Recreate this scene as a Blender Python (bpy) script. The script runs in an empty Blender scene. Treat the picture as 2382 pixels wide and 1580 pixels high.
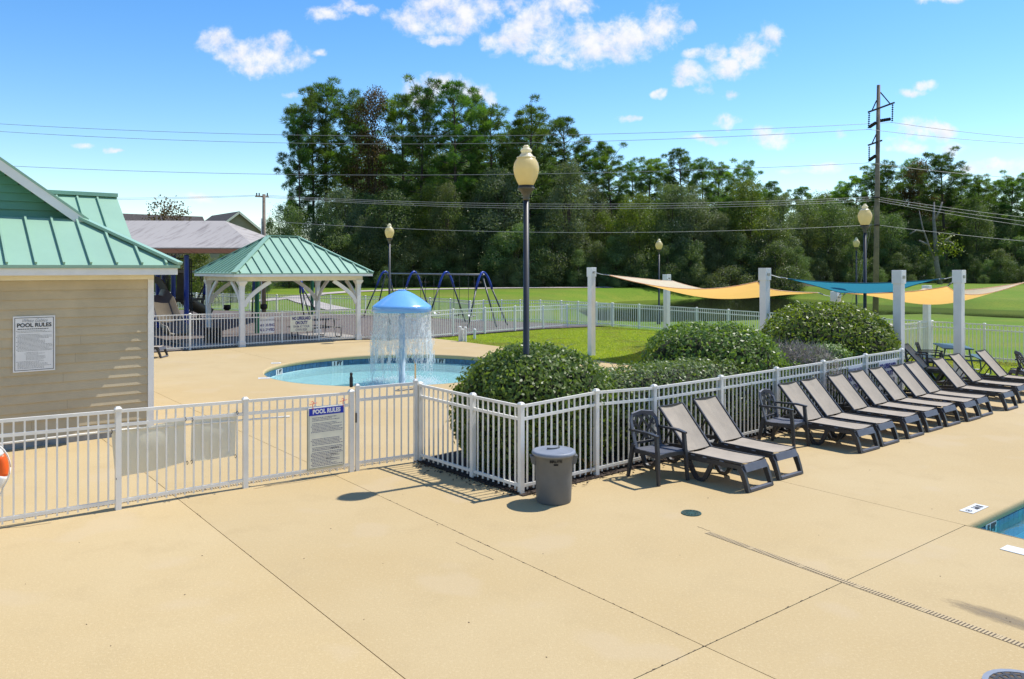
import bpy, bmesh, math, random
import numpy as np
from mathutils import Vector, Matrix

SC = bpy.context.scene
COL = SC.collection
rnd = random.Random(7)

# ------------------------------------------------------------------ camera
FPX, CX, H0, HC, WPX = 1850.0, 1191.0, 622.0, 3.0, 2382.0   # calibrated on the fence and wall lines
cam_d = bpy.data.cameras.new('camera')
cam_d.sensor_width = 36.0
cam_d.lens = FPX / WPX * 36.0
cam_d.shift_y = -(790.0 - H0) / WPX
cam_d.clip_start = 0.05
cam_d.clip_end = 4000
cam = bpy.data.objects.new('camera', cam_d)
COL.objects.link(cam)
cam.location = (0, 0, HC)
cam.rotation_euler = (math.pi / 2, 0, 0)
SC.camera = cam

# ------------------------------------------------------------------ sun
SUN_EL = math.radians(59.0)
TO_SUN = Vector((0.842 * math.cos(SUN_EL), 0.540 * math.cos(SUN_EL), math.sin(SUN_EL)))
sun_d = bpy.data.lights.new('sun', 'SUN')
sun_d.energy = 4.1
sun_d.angle = math.radians(0.5)
sun_d.color = (1.0, 0.955, 0.88)
sun = bpy.data.objects.new('sun', sun_d)
COL.objects.link(sun)
sun.rotation_euler = (-TO_SUN).to_track_quat('-Z', 'Y').to_euler()
sun.location = (0, 0, 60)

SC.view_settings.view_transform = 'Standard'
SC.view_settings.look = 'None'
SC.view_settings.gamma = 1.0
SC.view_settings.use_curve_mapping = False
SC.view_settings.exposure = 0.58

# ------------------------------------------------------------------ sky with cumulus
world = bpy.data.worlds.new('World')
SC.world = world
world.use_nodes = True
wn, wl = world.node_tree.nodes, world.node_tree.links
wn.clear()


def wnode(t, **kw):
    n = wn.new(t)
    for k, v in kw.items():
        setattr(n, k, v)
    return n


def wmath(op, a, b=None, c=None):
    n = wnode('ShaderNodeMath', operation=op)
    for i, x in enumerate((a, b, c)):
        if x is None:
            continue
        if isinstance(x, (int, float)):
            n.inputs[i].default_value = x
        else:
            wl.new(x, n.inputs[i])
    return n.outputs[0]


def wvec(op, a, b):
    n = wnode('ShaderNodeVectorMath', operation=op)
    for i, x in enumerate((a, b)):
        if x is None:
            continue
        if isinstance(x, (tuple, list)):
            n.inputs[i].default_value = x
        else:
            wl.new(x, n.inputs[i])
    return n


sky = wnode('ShaderNodeTexSky', sky_type='NISHITA')
sky.sun_disc = False
sky.sun_elevation = SUN_EL
sky.sun_rotation = math.atan2(0.842, 0.540)
sky.altitude = 10
sky.air_density = 1.0
sky.dust_density = 0.12
sky.ozone_density = 1.6
hsv = wnode('ShaderNodeHueSaturation')
hsv.inputs['Saturation'].default_value = 1.36
hsv.inputs['Hue'].default_value = 0.504
wl.new(sky.outputs[0], hsv.inputs['Color'])
bg_sky = wnode('ShaderNodeBackground')
bg_sky.inputs[1].default_value = 0.132
wl.new(hsv.outputs[0], bg_sky.inputs[0])

geo_w = wnode('ShaderNodeTexCoord')
sep = wnode('ShaderNodeSeparateXYZ')
wl.new(geo_w.outputs['Generated'], sep.inputs[0])
ymax = wmath('MAXIMUM', sep.outputs[1], 0.06)
uu = wmath('DIVIDE', sep.outputs[0], ymax)
vv = wmath('DIVIDE', sep.outputs[2], ymax)
comb = wnode('ShaderNodeCombineXYZ')
wl.new(uu, comb.inputs[0]); wl.new(vv, comb.inputs[1])
warp = wnode('ShaderNodeTexNoise')
warp.inputs['Scale'].default_value = 16.0
warp.inputs['Detail'].default_value = 5.0
wl.new(comb.outputs[0], warp.inputs['Vector'])
wsub = wvec('SUBTRACT', warp.outputs['Color'], (0.5, 0.5, 0.5))
wsc = wnode('ShaderNodeVectorMath', operation='SCALE')
wl.new(wsub.outputs[0], wsc.inputs[0]); wsc.inputs['Scale'].default_value = 0.035
uv = wvec('ADD', comb.outputs[0], wsc.outputs[0])
# bearing of each cumulus puff: (x, y, half width, half height) on a tangent chart of the sky
CLOUDS = [(505, 98, 38, 26), (555, 122, 50, 26), (625, 130, 72, 34), (600, 155, 40, 12), (650, 98, 26, 20),
          (760, 38, 38, 20), (800, 22, 34, 24), (835, 30, 34, 14), (790, 48, 30, 12),
          (960, 50, 46, 28), (1010, 25, 58, 50), (1075, 30, 60, 44), (1025, 88, 44, 14), (1150, 12, 60, 40),
          (1245, 55, 66, 58), (1200, 98, 60, 30), (1130, 98, 22, 18), (1300, 95, 72, 40), (1290, 140, 54, 18), (1385, 95, 84, 46),
          (1470, 85, 66, 48), (1535, 65, 48, 44), (1330, 12, 50, 24), (1605, 62, 20, 12), (1420, 118, 70, 22),
          (1620, 125, 20, 13), (1668, 125, 26, 26), (1690, 155, 38, 26), (1745, 125, 52, 38), (1790, 90, 30, 28), (1610, 175, 40, 26), (1590, 195, 26, 14),
          (985, 215, 54, 26), (1035, 198, 58, 28), (1090, 210, 44, 16), (1140, 224, 20, 12),
          (2090, 335, 32, 18), (2130, 300, 54, 26), (2185, 305, 36, 18), (2105, 345, 56, 12), (2212, 343, 30, 14),
          (2280, 395, 60, 16), (2345, 388, 62, 16), (1870, 392, 46, 9), (1920, 385, 40, 12),
          (1465, 277, 26, 9), (1695, 282, 34, 13), (1640, 324, 46, 9), (1800, 318, 48, 20), (1955, 310, 16, 13),
          (2110, 222, 40, 11), (2155, 205, 26, 10), (1640, 215, 18, 13), (1698, 220, 20, 13), (1530, 210, 18, 10), (740, 120, 14, 8),
          (200, 344, 22, 6), (265, 346, 20, 6), (470, 466, 48, 10), (690, 213, 26, 9), (735, 208, 14, 7), (2185, -6, 64, 10)]
FAINT = {45, 46, 47, 48, 49, 50, 51, 52, 53, 54, 55, 56, 57, 58, 59, 43, 44, 60}
e_all = None
for i, (cx, cy, rx, ry) in enumerate(CLOUDS):
    s = wvec('SUBTRACT', uv.outputs[0], ((cx - CX) / FPX, (H0 - cy) / FPX, 0))
    m = wvec('MULTIPLY', s.outputs[0], (FPX / (rx * 1.27), FPX / (ry * 1.30), 0))
    d = wnode('ShaderNodeVectorMath', operation='DOT_PRODUCT')
    wl.new(m.outputs[0], d.inputs[0]); wl.new(m.outputs[0], d.inputs[1])
    e = wmath('SUBTRACT', 0.88 if i in FAINT else 1.0, d.outputs['Value'])
    e_all = e if e_all is None else wmath('SMOOTH_MAX', e_all, e, 0.18)
front = wmath('GREATER_THAN', sep.outputs[1], 0.08)
e_all = wmath('ADD', e_all, wmath('MULTIPLY', wmath('SUBTRACT', front, 1.0), 5.0))
# the same broken cumulus over the rest of the sky
ndir = wnode('ShaderNodeTexNoise')
ndir.inputs['Scale'].default_value = 3.2
ndir.inputs['Detail'].default_value = 3.0
wl.new(geo_w.outputs['Generated'], ndir.inputs['Vector'])
away = wmath('SMOOTH_MIN', wmath('MULTIPLY', wmath('SUBTRACT', wmath('ABSOLUTE', uu), 0.78), 4.0), 1.0, 0.1)
high = wmath('MULTIPLY', wmath('SUBTRACT', vv, 0.45), 4.0)
elsew = wmath('MINIMUM', wmath('MAXIMUM', away, high), 1.0)
gen = wmath('SUBTRACT', wmath('MULTIPLY', wmath('SUBTRACT', ndir.outputs[0], 0.57), 9.0), wmath('MULTIPLY', wmath('SUBTRACT', 1.0, elsew), 6.0))
e_all = wmath('MAXIMUM', e_all, gen)
f1 = wnode('ShaderNodeTexNoise')
f1.inputs['Scale'].default_value = 26.0
f1.inputs['Detail'].default_value = 9.0
f1.inputs['Roughness'].default_value = 0.6
wl.new(comb.outputs[0], f1.inputs['Vector'])
f3 = wnode('ShaderNodeTexNoise')
f3.inputs['Scale'].default_value = 75.0
f3.inputs['Detail'].default_value = 7.0
f3.inputs['Roughness'].default_value = 0.65
wl.new(uv.outputs[0], f3.inputs['Vector'])
dens_raw = wmath('ADD', wmath('ADD', e_all, wmath('MULTIPLY', wmath('SUBTRACT', f1.outputs[0], 0.47), 3.0)), wmath('MULTIPLY', wmath('SUBTRACT', f3.outputs[0], 0.5), 2.0))
mr = wnode('ShaderNodeMapRange', interpolation_type='SMOOTHSTEP')
mr.inputs['From Min'].default_value = -0.1
mr.inputs['From Max'].default_value = 1.55
wl.new(dens_raw, mr.inputs['Value'])
upper = wmath('GREATER_THAN', sep.outputs[2], 0.0)
dens = wmath('MULTIPLY', wmath('MULTIPLY', mr.outputs[0], 0.97), upper)
# relief of the puffs: difference of the same noise a little towards the sun
off = wvec('ADD', comb.outputs[0], (0.006, 0.014, 0))
f2 = wnode('ShaderNodeTexNoise')
f2.inputs['Scale'].default_value = 26.0
f2.inputs['Detail'].default_value = 6.0
wl.new(off.outputs[0], f2.inputs['Vector'])
rel = wmath('ADD', 0.72, wmath('MULTIPLY', wmath('SUBTRACT', f1.outputs[0], f2.outputs[0]), 2.2))
cmix = wnode('ShaderNodeMix', data_type='RGBA', clamp_factor=True)
wl.new(rel, cmix.inputs[0])
cmix.inputs[6].default_value = (0.70, 0.73, 0.84, 1)
cmix.inputs[7].default_value = (0.93, 0.93, 0.95, 1)
bg_cl = wnode('ShaderNodeBackground')
bg_cl.inputs[1].default_value = 0.72
wl.new(cmix.outputs[2], bg_cl.inputs[0])
wmix = wnode('ShaderNodeMixShader')
wl.new(dens, wmix.inputs[0]); wl.new(bg_sky.outputs[0], wmix.inputs[1]); wl.new(bg_cl.outputs[0], wmix.inputs[2])
wout = wnode('ShaderNodeOutputWorld')
wl.new(wmix.outputs[0], wout.inputs[0])
try:
    world.cycles.sampling_method = 'MANUAL'
    world.cycles.sample_map_resolution = 512
except Exception:
    pass
SC.cycles.max_bounces = 8
SC.cycles.transparent_max_bounces = 24
SC.cycles.caustics_reflective = False
SC.cycles.caustics_refractive = False

# ------------------------------------------------------------------ survey helpers
A0 = math.atan2(1850.0, 2349.0)                    # bearing of the long fence and the house wall
U = Vector((math.cos(A0), math.sin(A0), 0))
V = Vector((-math.sin(A0), math.cos(A0), 0))
Z = Vector((0, 0, 1))


def G(x, y, z=0.0):
    Y = (HC - z) * FPX / (y - H0)
    return Vector(((x - CX) * Y / FPX, Y, z))


def zat(y, Y):
    return HC - (y - H0) * Y / FPX


def at(x, y, Y):
    return Vector(((x - CX) * Y / FPX, Y, zat(y, Y)))


def on_line(px, P, D):
    r = (px - CX) / FPX
    return (r * P.y - P.x) / (D.x - r * D.y)


# ------------------------------------------------------------------ mesh building
class MB:
    def __init__(self):
        self.v, self.f = [], []

    def add(self, vs, fs):
        o = len(self.v)
        self.v += [tuple(p) for p in vs]
        self.f += [tuple(i + o for i in q) for q in fs]
        return self

    def box(self, x0, x1, y0, y1, z0, z1):
        return self.add([(x0, y0, z0), (x1, y0, z0), (x1, y1, z0), (x0, y1, z0), (x0, y0, z1), (x1, y0, z1), (x1, y1, z1), (x0, y1, z1)],
                        [(0, 3, 2, 1), (4, 5, 6, 7), (0, 1, 5, 4), (1, 2, 6, 5), (2, 3, 7, 6), (3, 0, 4, 7)])

    def obox(self, c, s, rz=0.0):
        c = Vector(c)
        x = Vector((math.cos(rz), math.sin(rz), 0)) * s[0] / 2
        y = Vector((-math.sin(rz), math.cos(rz), 0)) * s[1] / 2
        z = Vector((0, 0, s[2] / 2))
        vs = [c + a * x + b * y + d * z for d in (-1, 1) for a, b in ((-1, -1), (1, -1), (1, 1), (-1, 1))]
        return self.add(vs, [(0, 3, 2, 1), (4, 5, 6, 7), (0, 1, 5, 4), (1, 2, 6, 5), (2, 3, 7, 6), (3, 0, 4, 7)])

    def bar(self, p, q, w, h, up=Z):
        p, q = Vector(p), Vector(q)
        d = (q - p).normalized()
        s = d.cross(up)
        s = s.normalized() if s.length > 1e-5 else Vector((1, 0, 0))
        t = s.cross(d).normalized()
        vs = [e + a * s * w / 2 + b * t * h / 2 for e in (p, q) for a, b in ((-1, -1), (1, -1), (1, 1), (-1, 1))]
        return self.add(vs, [(0, 3, 2, 1), (4, 5, 6, 7), (0, 1, 5, 4), (1, 2, 6, 5), (2, 3, 7, 6), (3, 0, 4, 7)])

    def ribbon(self, pts, w, h, side):
        """bar with a w x h section along a path; side = constant width direction"""
        pts = [Vector(p) for p in pts]
        side = Vector(side).normalized()
        rings = []
        for i, p in enumerate(pts):
            d = (pts[min(i + 1, len(pts) - 1)] - pts[max(i - 1, 0)]).normalized()
            t = side.cross(d).normalized()
            ww = w[i] if isinstance(w, (list, tuple)) else w
            hh = h[i] if isinstance(h, (list, tuple)) else h
            rings.append([p + a * side * ww / 2 + b * t * hh / 2 for a, b in ((-1, -1), (1, -1), (1, 1), (-1, 1))])
        vs = [v for r in rings for v in r]
        fs = []
        for i in range(len(rings) - 1):
            for k in range(4):
                a, b = i * 4 + k, i * 4 + (k + 1) % 4
                fs.append((a, b, b + 4, a + 4))
        n = len(vs)
        fs += [(3, 2, 1, 0), (n - 4, n - 3, n - 2, n - 1)]
        return self.add(vs, fs)

    def tube(self, pts, r, n=6, cap=True):
        pts = [Vector(p) for p in pts]
        rs = [float(q) for q in r] if isinstance(r, (list, tuple)) else [float(r)] * len(pts)
        vs, fs = [], []
        d0 = (pts[1] - pts[0]).normalized()
        ref = Vector((0, 0, 1)) if abs(d0.z) < 0.9 else Vector((1, 0, 0))
        for i, p in enumerate(pts):
            d = (pts[min(i + 1, len(pts) - 1)] - pts[max(i - 1, 0)])
            d = d.normalized() if d.length > 1e-9 else d0
            s = d.cross(ref)
            s = s.normalized() if s.length > 1e-4 else d.cross(Vector((0, 1, 0))).normalized()
            t = s.cross(d).normalized()
            for k in range(n):
                a = 2 * math.pi * k / n
                vs.append(p + rs[i] * (math.cos(a) * s + math.sin(a) * t))
        for i in range(len(pts) - 1):
            for k in range(n):
                a, b = i * n + k, i * n + (k + 1) % n
                fs.append((a, b, b + n, a + n))
        if cap:
            m = len(vs)
            fs += [tuple(range(n - 1, -1, -1)), tuple(range(m - n, m))]
        return self.add(vs, fs)

    def lathe(self, prof, n=16, c=(0, 0, 0), capb=True, capt=True):
        c = Vector(c)
        vs, fs = [], []
        for r, z in prof:
            for k in range(n):
                a = 2 * math.pi * k / n
                vs.append((c.x + r * math.cos(a), c.y + r * math.sin(a), c.z + z))
        for i in range(len(prof) - 1):
            for k in range(n):
                a, b = i * n + k, i * n + (k + 1) % n
                fs.append((a, b, b + n, a + n))
        if capb:
            fs.append(tuple(range(n - 1, -1, -1)))
        if capt:
            m = len(vs)
            fs.append(tuple(range(m - n, m)))
        return self.add(vs, fs)

    def prism(self, poly, z0, z1):
        n = len(poly)
        vs = [(p[0], p[1], z0) for p in poly] + [(p[0], p[1], z1) for p in poly]
        fs = [tuple(range(n - 1, -1, -1)), tuple(range(n, 2 * n))] + [(i, (i + 1) % n, (i + 1) % n + n, i + n) for i in range(n)]
        return self.add(vs, fs)

    def slab(self, poly3, thick):
        """planar 3-D polygon given counter-clockwise seen from above, thickened downwards"""
        n = len(poly3)
        vs = [Vector(p) for p in poly3] + [Vector(p) - Vector((0, 0, thick)) for p in poly3]
        fs = [tuple(range(n)), tuple(range(2 * n - 1, n - 1, -1))] + [(i, i + n, (i + 1) % n + n, (i + 1) % n) for i in range(n)]
        return self.add(vs, fs)

    def mesh(self, name, inv=None, smooth=False, bevel=0.0, fix=True):
        me = bpy.data.meshes.new(name)
        vs = self.v if inv is None else [tuple(inv @ Vector(p)) for p in self.v]
        me.from_pydata(vs, [], self.f)
        if fix or bevel:
            bm = bmesh.new(); bm.from_mesh(me)
            bmesh.ops.recalc_face_normals(bm, faces=bm.faces)
            if bevel:
                es = [e for e in bm.edges if len(e.link_faces) == 2 and e.calc_face_angle(0) > 0.6]
                bmesh.ops.bevel(bm, geom=es, offset=bevel, segments=1, affect='EDGES', clamp_overlap=True)
            bm.to_mesh(me); bm.free()
        if smooth:
            me.polygons.foreach_set('use_smooth', [True] * len(me.polygons))
        me.update()
        return me


def np_mesh(name, V_, F_, smooth=False):
    V_ = np.asarray(V_, dtype=np.float32).reshape(-1, 3)
    F_ = np.asarray(F_, dtype=np.int32)
    me = bpy.data.meshes.new(name)
    me.vertices.add(len(V_)); me.vertices.foreach_set('co', V_.ravel())
    k = F_.shape[1]
    me.loops.add(F_.size); me.loops.foreach_set('vertex_index', F_.ravel())
    me.polygons.add(len(F_)); me.polygons.foreach_set('loop_start', np.arange(len(F_), dtype=np.int32) * k)
    if smooth:
        me.polygons.foreach_set('use_smooth', np.ones(len(F_), dtype=bool))
    me.update(calc_edges=True)
    return me


def tag(o, label=None, cat=None, group=None, kind=None):
    if label: o['label'] = label
    if cat: o['category'] = cat
    if group: o['group'] = group
    if kind: o['kind'] = kind
    return o


def thing(name, label, cat, loc=(0, 0, 0), rz=0.0, group=None):
    o = bpy.data.objects.new(name, None)
    o.empty_display_size = 0.2
    COL.objects.link(o)
    o.location = loc; o.rotation_euler = (0, 0, rz)
    return tag(o, label, cat, group)


def inv_of(o):
    if o is None:
        return None
    M = Matrix.Translation(o.location) @ Matrix.Rotation(o.rotation_euler.z, 4, 'Z')
    if o.parent is not None:
        P = inv_of(o.parent).inverted()
        M = P @ M
    return M.inverted()


def part(name, mb, m, parent=None, smooth=False, bevel=0.0, world=False, label=None, fix=True, loc=None, rot=None):
    """one mesh object; with world=True the builder holds scene coordinates and is moved into the parent's frame"""
    me = mb if isinstance(mb, bpy.types.Mesh) else mb.mesh(name, inv_of(parent) if world else None, smooth, bevel, fix)
    if m is not None and not me.materials:
        me.materials.append(m)
    o = bpy.data.objects.new(name, me)
    COL.objects.link(o)
    if parent is not None: o.parent = parent
    if loc is not None: o.location = loc
    if rot is not None: o.rotation_euler = rot
    if label: o['label'] = label
    return o


def solo(name, mb, m, label, cat, loc=(0, 0, 0), rz=0.0, group=None, **kw):
    o = part(name, mb, m, None, **kw)
    o.location = loc; o.rotation_euler = (0, 0, rz)
    return tag(o, label, cat, group)


def kids(o):
    return [c for c in o.children]


def dup(root, loc, rz=0.0, label=None, group=None, scale=None):
    def rec(o, par):
        c = o.copy(); COL.objects.link(c)
        if par is not None: c.parent = par
        for k in kids(o): rec(k, c)
        return c
    r = rec(root, None)
    r.location = loc; r.rotation_euler = (0, 0, rz)
    if scale: r.scale = scale
    if label: r['label'] = label
    if group: r['group'] = group
    return r


def fill2d(outer, holes=()):
    cu = bpy.data.curves.new('fill', 'CURVE')
    cu.dimensions = '2D'; cu.fill_mode = 'BOTH'
    for ring in [outer] + list(holes):
        sp = cu.splines.new('POLY'); sp.points.add(len(ring) - 1)
        for i, p in enumerate(ring):
            sp.points[i].co = (p[0], p[1], 0, 1)
        sp.use_cyclic_u = True
    o = bpy.data.objects.new('fill', cu); COL.objects.link(o)
    bpy.context.view_layer.update()
    me = bpy.data.meshes.new_from_object(o)
    bpy.data.objects.remove(o); bpy.data.curves.remove(cu)
    bm = bmesh.new(); bm.from_mesh(me); bpy.data.meshes.remove(me)
    bmesh.ops.remove_doubles(bm, verts=bm.verts, dist=1e-5)
    for f in bm.faces:
        if f.normal.z < 0: f.normal_flip()
    return bm


def skirt(bm, depth):
    es = [e for e in bm.edges if e.is_boundary]
    r = bmesh.ops.extrude_edge_only(bm, edges=es)
    for v in [g for g in r['geom'] if isinstance(g, bmesh.types.BMVert)]:
        v.co.z -= depth


def bm_mesh(bm, name):
    me = bpy.data.meshes.new(name); bm.to_mesh(me); bm.free(); me.update()
    return me


def text_mesh(s, size, shear=0.0, offset=0.0, sx=1.0, spacing=1.0):
    cu = bpy.data.curves.new('lettering', 'FONT')
    cu.body = s; cu.size = size; cu.align_x = 'CENTER'; cu.align_y = 'CENTER'
    cu.shear = shear; cu.offset = offset; cu.space_character = spacing; cu.extrude = 0.0015; cu.resolution_u = 3
    o = bpy.data.objects.new('lettering', cu); COL.objects.link(o)
    bpy.context.view_layer.update()
    me = bpy.data.meshes.new_from_object(o)
    bpy.data.objects.remove(o); bpy.data.curves.remove(cu)
    for v in me.vertices:            # upright, facing local -y
        x, y, z = v.co
        v.co = (x * sx, -z, y)
    me.materials.clear()
    return me


# ------------------------------------------------------------------ materials
MATS = {}


def pm(name, col, rough=0.6, var=0.0, scale=4.0, bump=0.0, bscale=60.0, metal=0.0, spec=0.4, world=True, col2=None, detail=4.0, transl=0.0, tcol=None, objvar=0.0, coat=0.0):
    m = bpy.data.materials.new(name); m.use_nodes = True
    nt = m.node_tree; N, L = nt.nodes, nt.links
    p = N['Principled BSDF']
    p.inputs['Roughness'].default_value = rough
    p.inputs['Metallic'].default_value = metal
    p.inputs['Specular IOR Level'].default_value = spec
    if coat:
        p.inputs['Coat Weight'].default_value = coat
        p.inputs['Coat Roughness'].default_value = 0.08
    p.inputs['Base Color'].default_value = (*col, 1)
    tc = N.new('ShaderNodeTexCoord'); ge = N.new('ShaderNodeNewGeometry')
    src = ge.outputs['Position'] if world else tc.outputs['Object']
    last = None
    if var or col2:
        nz = N.new('ShaderNodeTexNoise'); nz.inputs['Scale'].default_value = scale; nz.inputs['Detail'].default_value = detail
        nz.inputs['Roughness'].default_value = 0.65
        L.new(src, nz.inputs['Vector'])
        mx = N.new('ShaderNodeMix'); mx.data_type = 'RGBA'
        c2 = col2 if col2 else tuple(c * (1 - 2 * var) for c in col)
        c1 = col if col2 else tuple(min(1, c * (1 + var)) for c in col)
        mx.inputs[6].default_value = (*c2, 1); mx.inputs[7].default_value = (*c1, 1)
        mr_ = N.new('ShaderNodeMapRange'); mr_.inputs[1].default_value = 0.3; mr_.inputs[2].default_value = 0.7
        L.new(nz.outputs[0], mr_.inputs[0]); L.new(mr_.outputs[0], mx.inputs[0])
        last = mx.outputs[2]
    if objvar:
        oi = N.new('ShaderNodeObjectInfo')
        hv = N.new('ShaderNodeHueSaturation')
        mr2 = N.new('ShaderNodeMapRange'); mr2.inputs[3].default_value = 1 - objvar; mr2.inputs[4].default_value = 1 + objvar
        L.new(oi.outputs['Random'], mr2.inputs[0]); L.new(mr2.outputs[0], hv.inputs['Value'])
        if last is not None: L.new(last, hv.inputs['Color'])
        else: hv.inputs['Color'].default_value = (*col, 1)
        last = hv.outputs[0]
    if last is not None: L.new(last, p.inputs['Base Color'])
    if bump:
        nb = N.new('ShaderNodeTexNoise'); nb.inputs['Scale'].default_value = bscale; nb.inputs['Detail'].default_value = 3
        L.new(src, nb.inputs['Vector'])
        b = N.new('ShaderNodeBump'); b.inputs['Strength'].default_value = bump; b.inputs['Distance'].default_value = 0.01
        L.new(nb.outputs[0], b.inputs['Height']); L.new(b.outputs[0], p.inputs['Normal'])
    if transl:
        tb = N.new('ShaderNodeBsdfTranslucent'); tb.inputs[0].default_value = (*(tcol or col), 1)
        ms = N.new('ShaderNodeMixShader'); ms.inputs[0].default_value = transl
        L.new(p.outputs[0], ms.inputs[1]); L.new(tb.outputs[0], ms.inputs[2])
        L.new(ms.outputs[0], N['Material Output'].inputs[0])
    MATS[name] = m
    return m


def leafmat(name, c1, c2, transl=0.3, rough=0.5, spec=0.35, tboost=1.6, patch=None, pscale=0.35):
    m = bpy.data.materials.new(name); m.use_nodes = True
    N, L = m.node_tree.nodes, m.node_tree.links
    p = N['Principled BSDF']; p.inputs['Roughness'].default_value = rough; p.inputs['Specular IOR Level'].default_value = spec
    ge = N.new('ShaderNodeNewGeometry'); oi = N.new('ShaderNodeObjectInfo')
    ramp = N.new('ShaderNodeMix'); ramp.data_type = 'RGBA'
    ramp.inputs[6].default_value = (*c1, 1); ramp.inputs[7].default_value = (*c2, 1)
    L.new(ge.outputs['Random Per Island'], ramp.inputs[0])
    col = ramp.outputs[2]
    if patch:
        nz = N.new('ShaderNodeTexNoise'); nz.inputs['Scale'].default_value = pscale; nz.inputs['Detail'].default_value = 2
        L.new(ge.outputs['Position'], nz.inputs['Vector'])
        mr_ = N.new('ShaderNodeMapRange'); mr_.inputs[1].default_value = 0.5; mr_.inputs[2].default_value = 0.72
        L.new(nz.outputs[0], mr_.inputs[0])
        mx = N.new('ShaderNodeMix'); mx.data_type = 'RGBA'; mx.inputs[7].default_value = (*patch, 1)
        L.new(mr_.outputs[0], mx.inputs[0]); L.new(col, mx.inputs[6]); col = mx.outputs[2]
    hv = N.new('ShaderNodeHueSaturation'); L.new(col, hv.inputs['Color'])
    mr2 = N.new('ShaderNodeMapRange'); mr2.inputs[3].default_value = 0.75; mr2.inputs[4].default_value = 1.3
    L.new(oi.outputs['Random'], mr2.inputs[0]); L.new(mr2.outputs[0], hv.inputs['Value'])
    mr3 = N.new('ShaderNodeMapRange'); mr3.inputs[3].default_value = 0.485; mr3.inputs[4].default_value = 0.512
    L.new(oi.outputs['Random'], mr3.inputs[0]); L.new(mr3.outputs[0], hv.inputs['Hue'])
    L.new(hv.outputs[0], p.inputs['Base Color'])
    tb = N.new('ShaderNodeBsdfTranslucent')
    g = N.new('ShaderNodeMix'); g.data_type = 'RGBA'; g.blend_type = 'MULTIPLY'; g.inputs[0].default_value = 1
    L.new(hv.outputs[0], g.inputs[6]); g.inputs[7].default_value = (tboost * 1.15, tboost * 1.25, tboost * 0.45, 1)
    L.new(g.outputs[2], tb.inputs[0])
    ms = N.new('ShaderNodeMixShader'); ms.inputs[0].default_value = transl
    L.new(p.outputs[0], ms.inputs[1]); L.new(tb.outputs[0], ms.inputs[2]); L.new(ms.outputs[0], N['Material Output'].inputs[0])
    MATS[name] = m
    return m


def watermat(name, tint, rough=0.03, bump=0.25, scale=9.0, fres=1.33, stretch=(1, 1, 1), milky=0.0, mcol=(0.5, 0.7, 0.72)):
    m = bpy.data.materials.new(name); m.use_nodes = True
    N, L = m.node_tree.nodes, m.node_tree.links
    N.remove(N['Principled BSDF'])
    ge = N.new('ShaderNodeNewGeometry')
    mp = N.new('ShaderNodeMapping'); mp.inputs['Scale'].default_value = stretch
    L.new(ge.outputs['Position'], mp.inputs[0])
    nz = N.new('ShaderNodeTexNoise'); nz.inputs['Scale'].default_value = scale; nz.inputs['Detail'].default_value = 3; nz.inputs['Distortion'].default_value = 0.6
    L.new(mp.outputs[0], nz.inputs['Vector'])
    b = N.new('ShaderNodeBump'); b.inputs['Strength'].default_value = bump; b.inputs['Distance'].default_value = 0.08
    L.new(nz.outputs[0], b.inputs['Height'])
    fr = N.new('ShaderNodeFresnel'); fr.inputs['IOR'].default_value = fres; L.new(b.outputs[0], fr.inputs['Normal'])
    gl = N.new('ShaderNodeBsdfGlossy'); gl.inputs['Roughness'].default_value = rough; L.new(b.outputs[0], gl.inputs['Normal'])
    tr = N.new('ShaderNodeBsdfTransparent'); tr.inputs[0].default_value = (*tint, 1)
    body = tr.outputs[0]
    if milky:
        df = N.new('ShaderNodeBsdfDiffuse'); df.inputs[0].default_value = (*mcol, 1)
        mm = N.new('ShaderNodeMixShader'); mm.inputs[0].default_value = milky
        L.new(body, mm.inputs[1]); L.new(df.outputs[0], mm.inputs[2]); body = mm.outputs[0]
    ms = N.new('ShaderNodeMixShader'); L.new(fr.outputs[0], ms.inputs[0]); L.new(body, ms.inputs[1]); L.new(gl.outputs[0], ms.inputs[2])
    L.new(ms.outputs[0], N['Material Output'].inputs[0])
    MATS[name] = m
    return m


M_WHITE = pm('white_powder_coat', (0.81, 0.78, 0.71), 0.45, var=0.05, scale=3)
M_TRIM = pm('white_painted_wood', (0.80, 0.79, 0.75), 0.55, var=0.05, scale=2)
M_VINYL = pm('white_vinyl', (0.81, 0.785, 0.74), 0.4, var=0.06, scale=1.5)
M_DARK = pm('charcoal_resin', (0.030, 0.032, 0.038), 0.42, var=0.1, scale=8, bump=0.1, bscale=200, spec=0.55)
M_DARKTOP = pm('lit_charcoal_resin', (0.085, 0.092, 0.115), 0.5, var=0.1, scale=8, spec=0.55)  # charcoal lightened: light on upward faces put into the colour
M_SLING = pm('taupe_mesh_fabric', (0.50, 0.435, 0.35), 0.85, var=0.07, scale=3.5, bump=0.35, bscale=350, transl=0.30, tcol=(0.56, 0.46, 0.35))
M_BLACKMETAL = pm('dark_bronze_pole', (0.028, 0.030, 0.034), 0.45, var=0.15, scale=3, spec=0.5)
M_COLLAR = pm('olive_bronze', (0.10, 0.09, 0.06), 0.5, var=0.2, scale=10)
M_GLOBE = pm('amber_acrylic', (0.84, 0.73, 0.42), 0.28, var=0.06, scale=6, transl=0.5, tcol=(0.95, 0.80, 0.40), spec=0.5)
M_GLOBETOP = pm('pale_acrylic', (0.85, 0.80, 0.60), 0.3, var=0.05, scale=6, transl=0.4, tcol=(0.95, 0.88, 0.6))
M_ROOF = pm('green_standing_seam', (0.255, 0.415, 0.305), 0.40, var=0.035, scale=0.9, bump=0.05, bscale=3, spec=0.5, objvar=0.03)
M_GREENSIDE = pm('shaded_green_siding', (0.11, 0.30, 0.21), 0.5, var=0.05, scale=2)  # the roof's green darkened, gable shade put into the colour
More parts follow.
